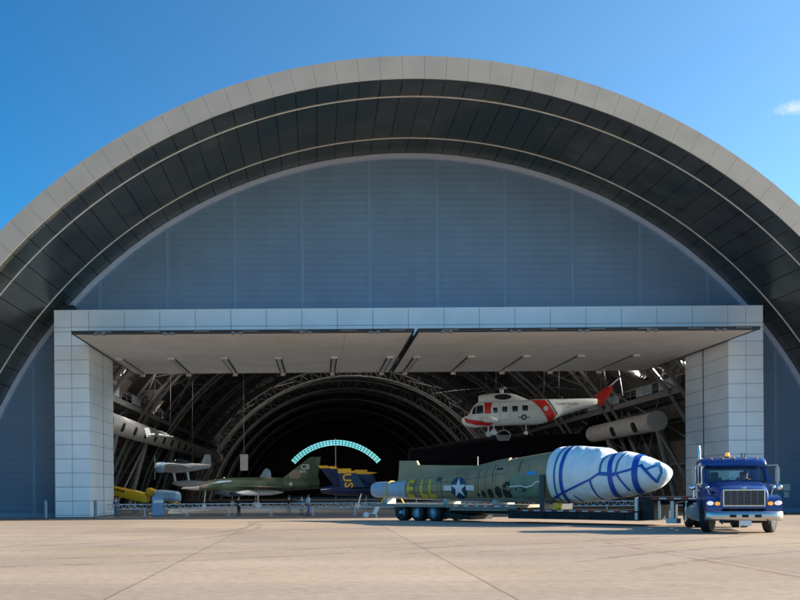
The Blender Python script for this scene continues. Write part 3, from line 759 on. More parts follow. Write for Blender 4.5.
# ------------------------------------------------------------------ trailer, fuselage, cover
TR,TA=(5.20,47.28),R_(-46)
tr=root('lowboy_trailer','long black lowboy trailer carrying the olive bomber fuselage','trailer',(*TR,0),TA)
mb=MB()
mb.box(-2.3,6.8,-1.2,1.2,.70,.84); mb.box(-1.2,4.0,-.45,.45,.46,.70)
for s in (-1.08,.98): mb.box(3.0,6.8,s,s+.1,.55,.70)
for k in range(12): mb.box(-2.2+k*.75,-2.12+k*.75,-1.23,-1.2,.72,.80)
mb.build('rear_deck','deck',tr,smooth=False,label='low timber deck over the rear wheels')
mb=MB(); mb.box(6.5,12.9,-1.25,1.25,.22,.62); mb.box(2.6,6.6,-.5,.5,.40,.68)
for k in range(8): mb.box(6.9+k*.75,6.98+k*.75,-1.28,-1.25,.22,.62)
mb.box(6.5,12.9,-1.3,-1.25,.56,.63); mb.box(6.5,12.9,-1.27,-1.25,.22,.27)
mb.build('main_beam','trailer',tr,smooth=False)
mb=MB(); mb.box(12.75,13.45,-1.1,1.1,.25,1.05); mb.build('gooseneck_riser','trailer',tr,smooth=False)
mb=MB(); mb.box(12.7,15.9,-1.15,1.15,1.06,1.22); mb.box(13.4,15.8,-.5,.5,.90,1.06); mb.build('gooseneck','trailer',tr,smooth=False)
mb=MB(); mb.box(12.70,12.82,-1.27,-1.12,.25,1.2); mb.build('riser_post','alu',tr,smooth=False)
for y in (-.85,.85):
    mb=MB(); mb.box(14.05,14.2,y-.08,y+.08,.3,1.05); mb.box(13.92,14.36,y-.2,y+.2,.14,.34); mb.tube((14.13,y,.95),(14.6,y,1.05),.03)
    mb.build('landing_leg','alu',tr,smooth=False)
for x in (13.62,14.75):
    mb=MB(); mb.box(x,x+.07,-1.1,-1.0,.3,1.06); mb.build('leg_frame','alu',tr,smooth=False)
def tape(x0,x1,y,z0,z1,name,step=.42):
    mb=MB(); i=0; x=x0
    while x<x1-.01:
        mb.box(x,min(x+step,x1),y-.008,y,z0,z1,i%2); i+=1; x+=step
    mb.build(name,['tred','twhite'],tr,smooth=False)
tape(3.0,6.5,-1.203,.75,.80,'reflective_tape',.3); tape(7.0,12.6,-1.303,.575,.615,'reflective_tape',.3); tape(13.4,15.7,-1.153,1.12,1.18,'reflective_tape',.3)
def wheel(mb_t,mb_r,c,r,wd,side):   # axis along local Y
    mb_t.lathe([(r*.55,-wd/2),(r*.92,-wd/2),(r,-wd/2+.04),(r,wd/2-.04),(r*.92,wd/2),(r*.55,wd/2)],'Y',c,28)
    y=side*wd/2; d=-side
    pr=[(r*.60,y+d*.0),(r*.56,y+d*.02),(r*.50,y+d*.09),(r*.30,y+d*.07),(r*.24,y-d*.01),(r*.12,y-d*.03),(.01,y-d*.035)]
    mb_r.lathe(pr,'Y',c,28)
def add_wheel(par,c,r,wd,side,name='wheel',rim='alu',dual=None):
    t=MB(); m_=MB(); wheel(t,m_,c,r,wd,side)
    if dual: t.lathe([(r*.5,-wd/2),(r*.92,-wd/2),(r,-wd/2+.04),(r,wd/2-.04),(r*.92,wd/2),(r*.5,wd/2)],'Y',(c[0],c[1]-side*dual,c[2]),28)
    w_=t.build(name,'black',par,ang=40); m_.build('rim',rim,w_,ang=40)
    h=MB()
    for k in range(8):
        a=2*math.pi*k/8; h.tube((c[0]+r*.40*math.cos(a),c[1]+side*(wd/2-.09),c[2]+r*.40*math.sin(a)),(c[0]+r*.40*math.cos(a),c[1]+side*(wd/2-.04),c[2]+r*.40*math.sin(a)),.022,n=6)
    h.build('wheel_nuts','dark',w_)
    return w_
for u in (-.12,.95,2.0):
    for s in (-1,1): add_wheel(tr,(u,s*1.04,.42),.425,.26,s,dual=.30,rim='tailg')
for u in (-.12,.95,2.0):
    mb=MB(); mb.tube((u,-.95,.42),(u,.95,.42),.07); mb.build('axle','trailer',tr)
mb=MB(); mb.hexa([(2.5,-.9,.14),(4.1,-.9,.10),(4.1,.9,.10),(2.5,.9,.14),(2.5,-.9,.48),(4.1,-.9,.3),(4.1,.9,.3),(2.5,.9,.48)]); mb.build('spare_ramp','trailer',tr,smooth=False)
# fuselage
fu=root('bomber_fuselage','olive drab bomber fuselage with yellow letters and a star roundel strapped to the trailer','aircraft fuselage',(*TR,0),TA)
FS=[(-2.98,1.60,.36,.38),(-2.85,1.59,.41,.41),(-1.17,1.59,.47,.475),(.88,1.66,.60,.615),(2.74,1.75,.74,.76),(4.03,1.83,.82,.86),(5.2,1.93,.92,.98),(6.88,2.03,1.02,1.10),(8.11,2.10,1.10,1.17),(8.75,2.13,1.12,1.19)]
H=Hull(FS,.93)
mb=MB(); H.mesh(mb,70,40,u0=-.42); fb=mb.build('body_shell','olive',fu,ang=60)
mb=MB(); H.mesh(mb,20,40,u1=-.43); mb.build('tail_cylinder','tailg',fu,ang=60)
bm=bmesh.new(); us=[-.3+.3*i for i in range(30)]; ths=[R_(232+76*j/12) for j in range(13)]
g=[[bm.verts.new(H.pt(u,t,.01)) for t in ths] for u in us]
for i in range(len(us)-1):
    for j in range(12): bm.faces.new([g[i][j],g[i+1][j],g[i+1][j+1],g[i][j+1]])
me=bpy.data.meshes.new('belly_panel'); bm.to_mesh(me); bm.free(); link('belly_panel',me,'belly',fu)
mb=MB(); rings=[]
for u,zt,tt in ((-1.16,3.13,.07),(-.6,3.12,.08),(.04,3.10,.09),(.15,2.88,.10),(1.2,2.84,.12),(2.6,2.79,.15),(4.0,2.74,.20),(5.3,2.89,.24),(6.0,2.86,.2)):
    zc,hw_,hh_=H.at(u); zb=zc+hh_*.45; b=hw_*.86
    zm=zc+hh_*1.02; rings.append([Vector((u,y,z)) for y,z in ((b,zb),(max(b*.42,tt),zm+.02),(tt,max(zt-.25,zm+.04)),(tt*.8,zt),(-tt*.8,zt),(-tt,max(zt-.25,zm+.04)),(-max(b*.42,tt),zm+.02),(-b,zb))])
mb.loft(rings); mb.build('dorsal_fin','olive',fu,ang=50)
mb=MB(); mb.tube((3.9,0,2.6),(3.9,0,3.2),.022); mb.build('antenna_mast','strip',fu)
f=lambda u,v:H.side(u,v,-1,.014)
for txt,u,z,wd in (('E',-.02,1.64,.82),('L',.92,1.635,.80),('L',1.50,1.635,.80)):
    decal('code_letter',text_bm(txt,.90,.12,.032,0,wd),lambda a,b,u=u,z=z:f(u+a,z+b),'yellow',fu)
decal('insignia_disc',flat_bm([circle(3.30,1.65,.53)],.12),f,'star_b',fu)
decal('insignia_bars',flat_bm([[(2.33,1.53),(2.84,1.53),(2.84,1.78),(2.33,1.78)],[(3.76,1.53),(4.27,1.53),(4.27,1.78),(3.76,1.78)]],.12),lambda a,b:H.side(a,b,-1,.022),'wmark',fu)
decal('insignia_star',flat_bm([star(3.30,1.65,.51)],.10),lambda a,b:H.side(a,b,-1,.03),'wmark',fu)
decal('serial_number',text_bm('285',.20,.1,.004,0,1.0),lambda a,b:f(1.95+a,2.09+b),'dark',fu)
decal('primer_panel',flat_bm([[(6.32,1.12),(7.95,1.12),(8.3,2.22),(6.35,2.22)]],.15),f,'primer',fu)
for u,z,rx in ((4.45,1.33,.08),(4.77,1.36,.14),(5.2,1.39,.18),(5.68,1.45,.22)):
    decal('lightening_hole',flat_bm([[(u+(a-u)*rx*.85,z+(b-z)*rx*1.2) for a,b in circle(u,z,1,18)]],.12),lambda a,b:H.side(a,b,-1,.016),'black',fu)
Q=[]
for i in range(24):
    u=random.uniform(5.95,6.40); z=random.uniform(1.22,1.92); q=random.uniform(.035,.09); Q.append([(u-q,z-q*.6),(u+q*.9,z-q),(u+q*.5,z+q),(u-q*.7,z+q*.8)])
for i in range(9):
    u=random.uniform(6.7,7.7); z=random.uniform(1.4,1.68); q=random.uniform(.04,.10); Q.append([(u-q,z-q*.5),(u+q,z-q*.6),(u+q*.6,z+q*.6)])
for k,p in enumerate(Q):
    bm=bmesh.new(); bm.faces.new([bm.verts.new((a,b,0)) for a,b in p])
    decal('damage_patch',bm,lambda a,b,k=k:H.side(a,b,-1,.02+.0006*k),'black',fu)
decal('cut_edge',flat_bm(ribbon([(6.42,1.70),(7.0,1.74),(7.31,1.67),(7.66,1.74),(7.9,1.9),(8.1,1.92)],.055),.15),lambda a,b:H.side(a,b,-1,.045),'white',fu)
decal('masking_patch',flat_bm([[(7.35,2.20),(7.92,2.22),(7.88,2.40),(7.6,2.38),(7.4,2.34)]],.15),lambda a,b:H.side(a,b,-1,.016),mat('blue_tape',(.03,.30,.65),.5),fu)
decal('small_hatch',flat_bm([[(5.6,2.48),(5.95,2.5),(5.95,2.58),(5.6,2.56)]],.12),lambda a,b:H.side(a,b,-1,.016),'black',fu)
for u,z0,z1 in ((.25,1.2,2.05),(2.1,1.15,2.2),(4.5,1.6,2.5),(5.4,1.9,2.75),(6.9,2.35,2.95)):
    decal('panel_line',flat_bm([[(u,z0),(u+.03,z0),(u+.03,z1),(u,z1)]],.14),lambda a,b:H.side(a,b,-1,.013),'dark',fu)
for zf in (.30,-.35):
    decal('skin_seam',flat_bm(ribbon([(-.3+.6*k,H.at(-.3+.6*k)[0]+zf*H.at(-.3+.6*k)[2]) for k in range(12)],.016),.2),lambda a,b:H.side(a,b,-1,.0135),'dark',fu)
for u in (-.0+.62*k for k in range(1,13)):
    zc,hw_,hh_=H.at(u); decal('skin_seam',flat_bm([[(u,zc-.8*hh_),(u+.012,zc-.8*hh_),(u+.012,zc+.88*hh_),(u,zc+.88*hh_)]],.14),lambda a,b:H.side(a,b,-1,.0128),'primer' if False else 'seam',fu)
for u in (-1.9,2.3,5.4):
    mb=MB(); zb=H.at(u)[0]-H.at(u)[2]; y1=H.at(u)[1]
    mb.box(u-.12,u+.12,-y1*.8,y1*.8,.845,zb+.12); mb.build('cradle','belly',tr,smooth=False)
mb=MB(); mb.box(8.15,8.38,-1.22,-1.12,.63,2.2); mb.box(8.15,8.38,1.12,1.22,.63,2.2); mb.box(8.15,8.38,-1.12,1.12,.63,.88); mb.build('support_frame','dark',tr,smooth=False)
mb=MB(); mb.tube((8.9,-1.1,.80),(8.9,-.8,.80),.16,n=14); mb.box(8.7,9.1,-1.0,-.9,.63,.8); mb.build('strap_winch','planey',tr)
mb=MB(); pts=[H.pt(-1.72,t,.02) for t in [R_(-20+220*i/24) for i in range(25)]]
pts=[Vector((-1.72,.95,.86))]+pts+[Vector((-1.72,-.95,.86))]
mb.path(pts,.035,4); st=mb.build('tie_down_strap','planey',None); tag(st,'yellow tie-down strap over the blue grey tail end of the bomber fuselage','strap'); st.location=(*TR,0); st.rotation_euler=(0,0,TA)
# white cover
cv=root('tarpaulin_cover','pale blue white wrapping with dark blue straps over the nose of the bomber','cover',(*TR,0),TA)
CS=[(8.46,2.20,1.16,1.21),(8.58,2.22,1.25,1.255),(8.8,2.23,1.28,1.265),(9.73,2.20,1.27,1.255),(10.6,2.22,1.20,1.18),(10.9,2.2,1.15,1.13),(11.22,2.12,1.07,1.01),(11.5,2.16,1.05,.99),(11.75,2.19,1.02,.98),(12.38,2.17,.88,.83),(12.85,2.15,.74,.70),(13.2,2.14,.58,.54),(13.48,2.17,.40,.35),(13.64,2.2,.22,.17),(13.69,2.22,.06,.05)]
C_=Hull(CS,.95,.014)
mb=MB(); C_.mesh(mb,120,80); cvb=mb.build('wrap','cover',cv,ang=80)
def ringstrap(u,wd,m,lean=0,t0=0,t1=360):
    bm=bmesh.new(); n=64; V=[]
    for i in range(n+1):
        t=R_(t0+(t1-t0)*i/n); du=lean*math.sin(t)
        V.append([bm.verts.new(C_.pt(u+du-wd/2,t,.022)),bm.verts.new(C_.pt(u+du+wd/2,t,.022))])
    for a,b in zip(V,V[1:]): bm.faces.new([a[0],a[1],b[1],b[0]])
    me=bpy.data.meshes.new('strap'); bm.to_mesh(me); bm.free(); return link('strap',me,m,cv,True,80)
ringstrap(8.95,.09,'strapt',.10); ringstrap(9.27,.17,'strapb',.08)
ringstrap(11.48,.21,'strapb',-.06); ringstrap(12.49,.24,'strapb',-.03)
fc=lambda a,b:C_.side(a,b,-1,.026)
def strap(pts,wd,m): decal('strap',flat_bm(ribbon(pts,wd),.10),fc,m,cv)
strap([(8.62,1.17),(9.85,1.65),(10.63,1.97),(11.04,2.24),(11.75,2.20),(12.27,2.34),(12.72,2.53)],.09,'strapb')
strap([(12.70,2.54),(13.04,2.16),(13.28,1.85)],.11,'strapb'); strap([(12.94,2.36),(13.32,2.54)],.09,'strapt')
strap([(13.23,2.62),(13.42,2.4),(13.46,2.2),(13.30,1.85)],.08,'strapt')
strap([(10.62,1.94),(10.66,1.64),(10.74,1.33),(10.84,1.12)],.08,'strapb')
strap([(11.25,3.05),(11.11,2.84),(11.06,2.54),(11.05,2.25)],.08,'strapt')
strap([(11.9,3.06),(11.80,2.74),(11.74,2.24)],.08,'strapt'); strap([(11.79,2.14),(11.99,1.8),(12.17,1.5)],.08,'strapb')
strap([(11.0,2.16),(11.7,2.12)],.06,'strapb'); strap([(9.7,1.28),(9.9,1.05)],.07,'strapb')

# ------------------------------------------------------------------ blue tractor truck
TK=root('tractor_truck','blue day-cab tractor truck with chrome bumper and lit headlights pulling the trailer','truck',(14.75,31.6,0),R_(-105))
BL='blue'
def cabpt(x,y,z): return (x,y,z)
# hood
mb=MB()
def hring(x,hw,zt,zb,cr): return [Vector((x,y,z)) for y,z in ((hw,zb),(hw,zt-cr*1.3),(hw-cr*.45,zt-cr*.4),(hw-cr*1.3,zt),(0,zt+.035),(-hw+cr*1.3,zt),(-hw+cr*.45,zt-cr*.4),(-hw,zt-cr*1.3),(-hw,zb))]
mb.loft([hring(-.52,1.0,1.80,.85,.16),hring(-.1,.95,1.74,.85,.16),hring(.5,.86,1.64,.85,.15),hring(.88,.79,1.57,.85,.13),hring(1.0,.74,1.50,.85,.10)])
hood=mb.build('hood',BL,TK,ang=40)
# grille
mb=MB(); mb.box(.99,1.03,-.64,.64,.96,1.46); gr=mb.build('grille','grille',TK,smooth=False)
mb=MB()
for a in ((-.66,.66,1.465,1.50),(-.66,.66,.93,.965),(-.66,-.625,.965,1.465),(.625,.66,.965,1.465)): mb.box(.99,1.06,a[0],a[1],a[2],a[3])
mb.build('grille_surround','chrome',gr,smooth=False)
mb=MB()
for k in range(14): z=.985+.034*k; mb.box(1.03,1.04,-.62,.62,z,z+.009)
for k in range(5): y=-.42+.21*k; mb.box(1.03,1.05,y-.012,y+.012,.97,1.46)
mb.build('grille_bars','bracket',gr,smooth=False)
for s in (-1,1):
    mb=MB(); mb.path([(1.2,s*.72,.46),(1.28,s*.72,.40),(1.24,s*.72,.34),(1.1,s*.72,.36)],.025,6); mb.build('tow_hook','dark',TK)
    mb=MB(); mb.box(.1,.5,s*.93-.004 if s>0 else s*.93-.004,s*.93+.004,1.36,1.46); mb.build('hood_vent','dark',hood,smooth=False)
mb=MB(); mb.path([(-.52,.995,1.795),(-.1,.95,1.742)],.01,4); mb.box(-.53,-.515,-.95,.95,1.80,1.845); mb.build('hood_seam','dark',hood,smooth=False)
mb=MB(); mb.ell((1.02,0,1.56),(.02,.09,.035)); mb.build('hood_badge','chrome',hood)
# fenders + lights + wheels
for s in (-1,1):
    out=[(1.0,.72),(1.02,1.0),(.93,1.16),(.72,1.27),(.3,1.33),(-.25,1.30),(-.62,1.12),(-.80,.80),(-.80,.62)]
    inn=[(.63*math.cos(a)+.0,.52+.63*math.sin(a)) for a in [math.pi-.15-(math.pi-.45)*i/10 for i in range(11)]]
    mb=MB(); y0,y1=(.66,1.20) if s>0 else (-1.20,-.66)
    mb.prism_xz(out+inn,y0,y1); fe=mb.build('fender',BL,TK,bevel=.035,ang=50)
    mb=MB(); mb.ell((.985,s*1.06,1.03),(.055,.115,.085)); hl=mb.build('headlight','headl',fe); mb=MB(); mb.ell((.965,s*1.06,1.03),(.055,.14,.11)); mb.build('headlight_bezel','bracket',hl)
    mb=MB(); mb.ell((1.0,s*.83,1.02),(.045,.09,.07)); mb.build('turn_signal','ambl',fe)
    fw_=add_wheel(TK,(0,0,.52),.52,.30,s,name='steered_wheel'); fw_.location=(0,s*1.0,0); fw_.rotation_euler=(0,0,R_(-24))
    add_wheel(TK,(-4.55,s*1.02,.52),.52,.28,s,dual=.33,rim='chrome')
    # mud flap
    mb=MB(); mb.box(-5.22,-5.2,s*1.16-.0 if s<0 else .7,-.7 if s<0 else 1.16,.25,.95); mb.build('mud_flap','black',TK,smooth=False)
    # mirror
    mb=MB(); yy=s*1.38; mb.box(-.60,-.50,min(yy-.07,yy+.07),max(yy-.07,yy+.07),1.74,2.30); mi=mb.build('mirror','mirrorback',TK,bevel=.03)
    mb=MB(); mb.tube((-.56,s*1.0,2.34),(-.56,yy,2.36),.018); mb.tube((-.56,yy,1.66),(-.56,yy,2.36),.018); mb.tube((-.56,s*1.0,1.64),(-.56,yy,1.66),.018); mb.build('mirror_arm','alu',mi)
    mb=MB(); mb.ell((-.5,s*1.42,1.58),(.05,.11,.10)); mb.tube((-.54,s*1.38,1.68),(-.5,s*1.42,1.6),.015); mb.build('convex_mirror','chrome',mi)
    mb=MB(); mb.tube((.35,s*.98,1.30),(.35,s*1.05,1.55),.014); mb.ell((.36,s*1.06,1.58),(.035,.065,.065)); mb.build('fender_mirror','chrome',fe)
# bumper
pl=[(.93,-1.23),(1.08,-1.16),(1.17,-.95),(1.22,-.55),(1.24,0),(1.22,.55),(1.17,.95),(1.08,1.16),(.93,1.23)]
mb=MB(); prof=[(-.06,.44),(-.015,.46),(0,.50),(.015,.60),(.0,.70),(-.03,.755),(-.07,.775),(-.10,.77),(-.10,.45)]
mb.loft([[Vector((x+o*(1 if abs(y)<1.1 else .8),y*(1+o*.25),z)) for o,z in prof] for x,y in pl])
bu=mb.build('bumper','bumper',TK,ang=60)
for y in (-.38,0,.40):
    mb=MB(); mb.box(1.21,1.262,y-.10,y+.10,.555,.655); mb.build('bumper_slot','black',bu,smooth=False)
mb=MB(); mb.box(1.20,1.235,-.19,.19,.27,.45); mb.build('licence_plate','white',bu,smooth=False)
mb=MB(); mb.box(.5,1.0,-.7,.7,.36,.52); mb.tube((.0,-.9,.50),(0,.9,.50),.06); mb.build('front_axle_beam','trailer',TK,smooth=False)
# cab shell
mb=MB(); A,Bk=-.48,-2.05
mb.box(Bk,A,-1.08,1.08,.72,1.0)                                    # floor sill
lower=mb
for s in (-1,1):
    y0,y1=(1.0,1.10) if s>0 else (-1.10,-1.0)
    mb.box(Bk,-.42,y0,y1,1.0,1.72)                                 # side below window
    mb.hexa([(-.44,y0,1.72),(-.34,y0,1.72),(-.34,y1,1.72),(-.44,y1,1.72),(-.86,y0-.03*s,2.38),(-.77,y0-.03*s,2.38),(-.77,y1-.03*s,2.38),(-.86,y1-.03*s,2.38)])   # A pillar
    mb.box(-1.50,-1.38,y0,y1,1.72,2.38); mb.box(Bk,-1.96,y0,y1,1.72,2.38)
mb.box(Bk,Bk+.08,-1.0,1.0,1.0,1.78); mb.box(Bk,Bk+.08,-1.0,-.62,1.78,2.38); mb.box(Bk,Bk+.08,.62,1.0,1.78,2.38); mb.box(Bk,Bk+.08,-.62,.62,2.2,2.38)
mb.box(-.52,-.40,-1.0,1.0,1.0,1.745)                                # firewall/cowl
cab=mb.build('cab',BL,TK,smooth=False)
mb=MB()
def rr(x,hw,z0,z1): return [Vector((x,y,z)) for y,z in ((hw,z0),(hw,z1-.12),(hw-.04,z1-.04),(hw-.14,z1),(0,z1+.025),(-hw+.14,z1),(-hw+.04,z1-.04),(-hw,z1-.12),(-hw,z0))]
mb.loft([rr(Bk-.02,1.09,2.36,2.60),rr(-1.3,1.10,2.36,2.66),rr(-.9,1.09,2.36,2.62),rr(-.70,1.06,2.37,2.52),rr(-.66,1.04,2.375,2.44)]); mb.build('roof',BL,TK,ang=40)
mb=MB(); mb.hexa([(-.42,-1.0,1.74),(-.42,1.0,1.74),(-.43,1.0,1.75),(-.43,-1.0,1.75),(-.80,-.98,2.38),(-.80,.98,2.38),(-.81,.98,2.38),(-.81,-.98,2.38)]); mb.build('windshield','glass',TK,smooth=False)
mb=MB()
for a,b in (((-.40,-.98,1.755),(-.78,-.96,2.37)),((-.40,.98,1.755),(-.78,.96,2.37)),((-.40,-.98,1.755),(-.40,.98,1.755)),((-.78,-.96,2.37),(-.78,.96,2.37))): mb.tube(a,b,.025)
for y in (-.45,.15): mb.tube((-.39,y,1.77),(-.50,y+.42,1.96),.01,n=5)
mb.build('windshield_seal','black',TK)
for s in (-1,1):
    y=s*1.05
    mb=MB(); mb.box(-1.38,-.5,min(y,y+s*.01),max(y,y+s*.01),1.72,2.37); mb.build('side_window','glass',TK,smooth=False)
    mb=MB(); y2=s*1.10; mb.box(-1.46,-.55,min(y2,y2+s*.02),max(y2,y2+s*.02),.80,1.70); do=mb.build('door',BL,TK,bevel=.008)
    mb=MB(); mb.box(-1.36,-1.20,min(y2,y2+s*.05),max(y2,y2+s*.05),1.45,1.50); mb.build('handle','chrome',do,smooth=False)
    mb=MB(); mb.box(-1.6,-.9,min(s*.75,s*1.12),max(s*.75,s*1.12),.38,.44); mb.box(-1.6,-.9,min(s*.85,s*1.12),max(s*.85,s*1.12),.60,.66); mb.build('cab_step','alu',TK,smooth=False)
mb=MB(); mb.box(-2.0,-1.97,-.62,.62,1.78,2.2); mb.build('rear_window','glass',TK,smooth=False)
for y in (-.5,.5):
    mb=MB(); mb.box(-1.75,-1.15,y-.25,y+.25,1.05,1.25); mb.box(-1.80,-1.66,y-.25,y+.25,1.2,1.95); mb.box(-1.78,-1.68,y-.14,y+.14,1.95,2.15); mb.build('seat','seat',TK,bevel=.03)
mb=MB(); mb.box(-.75,-.52,-1.0,1.0,1.3,1.68); mb.build('dashboard','seat',TK,smooth=False)
mb=MB(); mb.path([(-.92+.12*math.cos(t)*.5,.5+.22*math.sin(t),1.62+.2*math.cos(t)) for t in [2*math.pi*i/20 for i in range(21)]],.016,6); mb.tube((-.92,.5,1.62),(-.7,.5,1.5),.03); mb.build('steering_wheel','black',TK)
# roof kit
for y in (-.75,-.37,0,.37,.75):
    mb=MB(); mb.ell((-.78,y,2.63-.02*abs(y)),(.06,.045,.03)); mb.build('marker_light','amber',TK)
mb=MB(); mb.lathe([(.11,2.64),(.11,2.70)],'Z',(-1.15,-.15,0),16); be=mb.build('beacon_base','dark',TK)
mb=MB(); mb.lathe([(.08,2.70),(.08,2.78),(.06,2.83),(.01,2.85)],'Z',(-1.15,-.15,0),16); mb.build('beacon_lens','ambl',be)
for y in (.36,.46):
    mb=MB(); mb.tube((-1.3,y,2.64),(-1.3,y,2.83),.02); mb.build('horn' if False else 'antenna','dark',TK)
# stack, air cleaner, tanks, frame
mb=MB(); mb.tube((-2.22,-.95,.9),(-2.22,-.95,2.75),.06,n=12); mb.path([(-2.22,-.95,2.7),(-2.22,-.95,3.0),(-2.26,-.97,3.12),(-2.33,-.99,3.10)],.055,12); mb.build('exhaust_stack','bumper',TK)
mb=MB(); mb.path([(-2.2,-1.0,2.2),(-2.25,-1.14,2.25),(-2.25,-1.16,2.1),(-2.25,-1.16,1.2)],.03,8); mb.build('grab_rail','chrome',TK)
mb=MB(); mb.tube((-2.12,1.12,1.2),(-2.12,1.12,2.2),.02); mb.build('grab_rail','chrome',TK)
mb=MB(); mb.tube((-2.0,-1.0,.62),(-3.3,-1.0,.62),.30,n=20); mb.build('fuel_tank','alu',TK)
mb=MB(); mb.tube((-2.0,1.0,.62),(-3.3,1.0,.62),.30,n=20); mb.build('fuel_tank','alu',TK)
mb=MB(); mb.box(-2.9,-2.2,-1.12,-.75,.55,1.0); mb.build('battery_box','alu',TK,bevel=.02)
mb=MB(); mb.ell((-2.4,-1.13,.72),(.09,.04,.06)); mb.build('side_marker','ambl',TK)
mb=MB()
for y in (-.45,.36): mb.box(-5.3,.9,y,y+.09,.62,.86)
mb.box(-5.3,-5.2,-.45,.45,.62,.86); mb.tube((-4.55,-.9,.52),(-4.55,.9,.52),.09); mb.build('chassis','trailer',TK,smooth=False)
mb=MB(); mb.lathe([(.48,.86),(.48,.965),(.05,.966)],'Z',(-4.4,0,0),24); mb.build('fifth_wheel','dark',TK)
for s in (-1,1):
    mb=MB(); pts=[( -4.55+.66*math.cos(a),.52+.62*math.sin(a)) for a in [R_(25+130*i/10) for i in range(11)]]; q=[(x*1+0,z-.03) for x,z in pts[::-1]]
    y0,y1=(.7,1.18) if s>0 else (-1.18,-.7)
    mb.prism_xz(pts+q,y0,y1); mb.build('rear_fender','trailer',TK,ang=50)
# driver
a=R_(-105); lx,ly=-1.42,.5
person('person in a white shirt sitting at the wheel of the blue truck',(14.75+lx*math.cos(a)-ly*math.sin(a),31.6+lx*math.sin(a)+ly*math.cos(a),1.36),a,'shirtw','shirtd','sit',h=1.70)
# ------------------------------------------------------------------ hanging helicopter
HS=9.47; HY=95.
def hxy(px,py): return ((px-463)/HS,0,(428-py)/HS)
he=root('rescue_helicopter','white and red rescue helicopter hanging on cables under the open door','helicopter',(15.25,HY,8.15),0)
def hs(px,top,bot,hw): return ((px-463)/HS,(428-(top+bot)/2)/HS,hw,(bot-top)/2/HS)
HH=Hull([hs(463,419,423,.12),hs(465,417.5,425.5,.45),hs(469,416,427.5,.72),hs(475,406.5,428.5,.92),hs(481,402.5,428,1.02),hs(490,401.5,427,1.05),hs(520,401,426,1.05),hs(540,400.5,425.3,1.0),hs(552,400.3,422,.85),hs(562,400.2,417.5,.62),hs(578,400,412.5,.42),hs(594,399.7,408,.26),hs(598,399.7,407,.2)],.72)
mb=MB(); HH.mesh(mb,80,36); hb=mb.build('fuselage','heliw',he,ang=50)
EH=Hull([hs(480,396.5,403,.35),hs(483,395.5,403,.6),hs(492,394.5,403,.72),hs(512,394.5,403,.72),hs(520,397,403,.6),hs(528,400,403,.3)],.8)
mb=MB(); EH.mesh(mb,30,24); en=mb.build('engine_housing','heliw',he,ang=50)
hside=lambda px,py,off=.015:HH.side((px-463)/HS,(428-py)/HS,-1,off)
def hdec(name,poly,m,off=.015,ml=.25): return decal(name,flat_bm([poly],ml),lambda a,b:hside(a,b,off),m,he)
decal('air_intake',flat_bm([[(502.5+(a)*8.6,398.4+b*2.7) for a,b in circle(0,0,1,22)]],.8),lambda a,b:EH.side((a-463)/HS,(428-b)/HS,-1,.02),'black',en)
PX=1.5
def hd2(name,polys,m,off=.015): return decal(name,flat_bm(polys,PX),lambda a,b:hside(a,b,off),m,he)
for x0,x1,y0,y1 in ((492.4,496.6,409.3,414.4),(501.3,506.4,408.3,413.6),(511.2,516.8,407.8,413.4),(521.2,526.8,407.3,412.8)):
    hd2('cabin_window',[[(x0,y0),(x1,y0),(x1,y1),(x0,y1)]],'dglass',.02)
hd2('cockpit_window',[[(476.6,407.4),(482.4,406.8),(482.6,414.8),(475.6,415.4)]],'dglass',.02)
hd2('nose_window',[[(473.0,410),(475.8,407.6),(475.2,415.3),(471.8,415.6)]],'dglass',.02)
hd2('red_panel',[[(484,404.4),(492,404.2),(489.8,410),(490.5,415.2),(483.8,415.2)]],'red')
hd2('red_nose_band',[[(464.2,418.5),(468,420.3),(480,422.3),(495,424.3),(489,426.6),(476,426.2),(466.5,423.8)]],'red')
hd2('red_slash',[[(531.5,402.0),(544.5,401.4),(555.3,417.5),(552.5,421.6),(548.0,423.2),(539.6,411)]],'red')
hd2('blue_pinstripe',[[(546.6,401.4),(547.8,401.4),(557.2,416),(556.4,417.2)]],'star_b')
hd2('slash_emblem',[circle(544.6,410.4,2.4,16)],'wmark',.03)
decal('lettering',text_bm('COAST GUARD',2.1,PX,.02,0,1.0),lambda a,b:hside(566.8+a*1.12,405.5-b,.02),'star_b',he)
decal('small_lettering',text_bm('1376',1.2,PX,0,0,1.0),lambda a,b:hside(568+a,408.7-b,.02),'star_b',he)
hd2('roundel',[circle(522.8,418.8,2.9,20)],'star_b',.02); hd2('roundel_star',[star(522.8,418.8,2.2)],'wmark',.03)
hd2('roundel_bar',[[(517,418),(519.9,418),(519.9,420),(517,420)]],'tailg',.02); hd2('roundel_bar',[[(525.7,418),(528.7,418),(528.7,420),(525.7,420)]],'tailg',.02)
hd2('cabin_door_seam',ribbon([(499.2,405.2),(499.2,421.5),(509.2,421.2),(509.2,404.9)],.35),'planeg',.02)
hd2('panel_seam',ribbon([(483,404.2),(530,402.8)],.3),'planeg',.02)
hd2('hull_chine',[[(482,420.6),(496,420.2),(499,423.2),(493,423.6),(482,422.4)]],'planeg',.03)
mb=MB()
S=[(-.0,-1.75,.38)]
fl=Hull([hs(480,420,422,.12),hs(483,418.5,424,.3),hs(490,418.5,424.5,.34),hs(496,421,424.5,.2)],1)
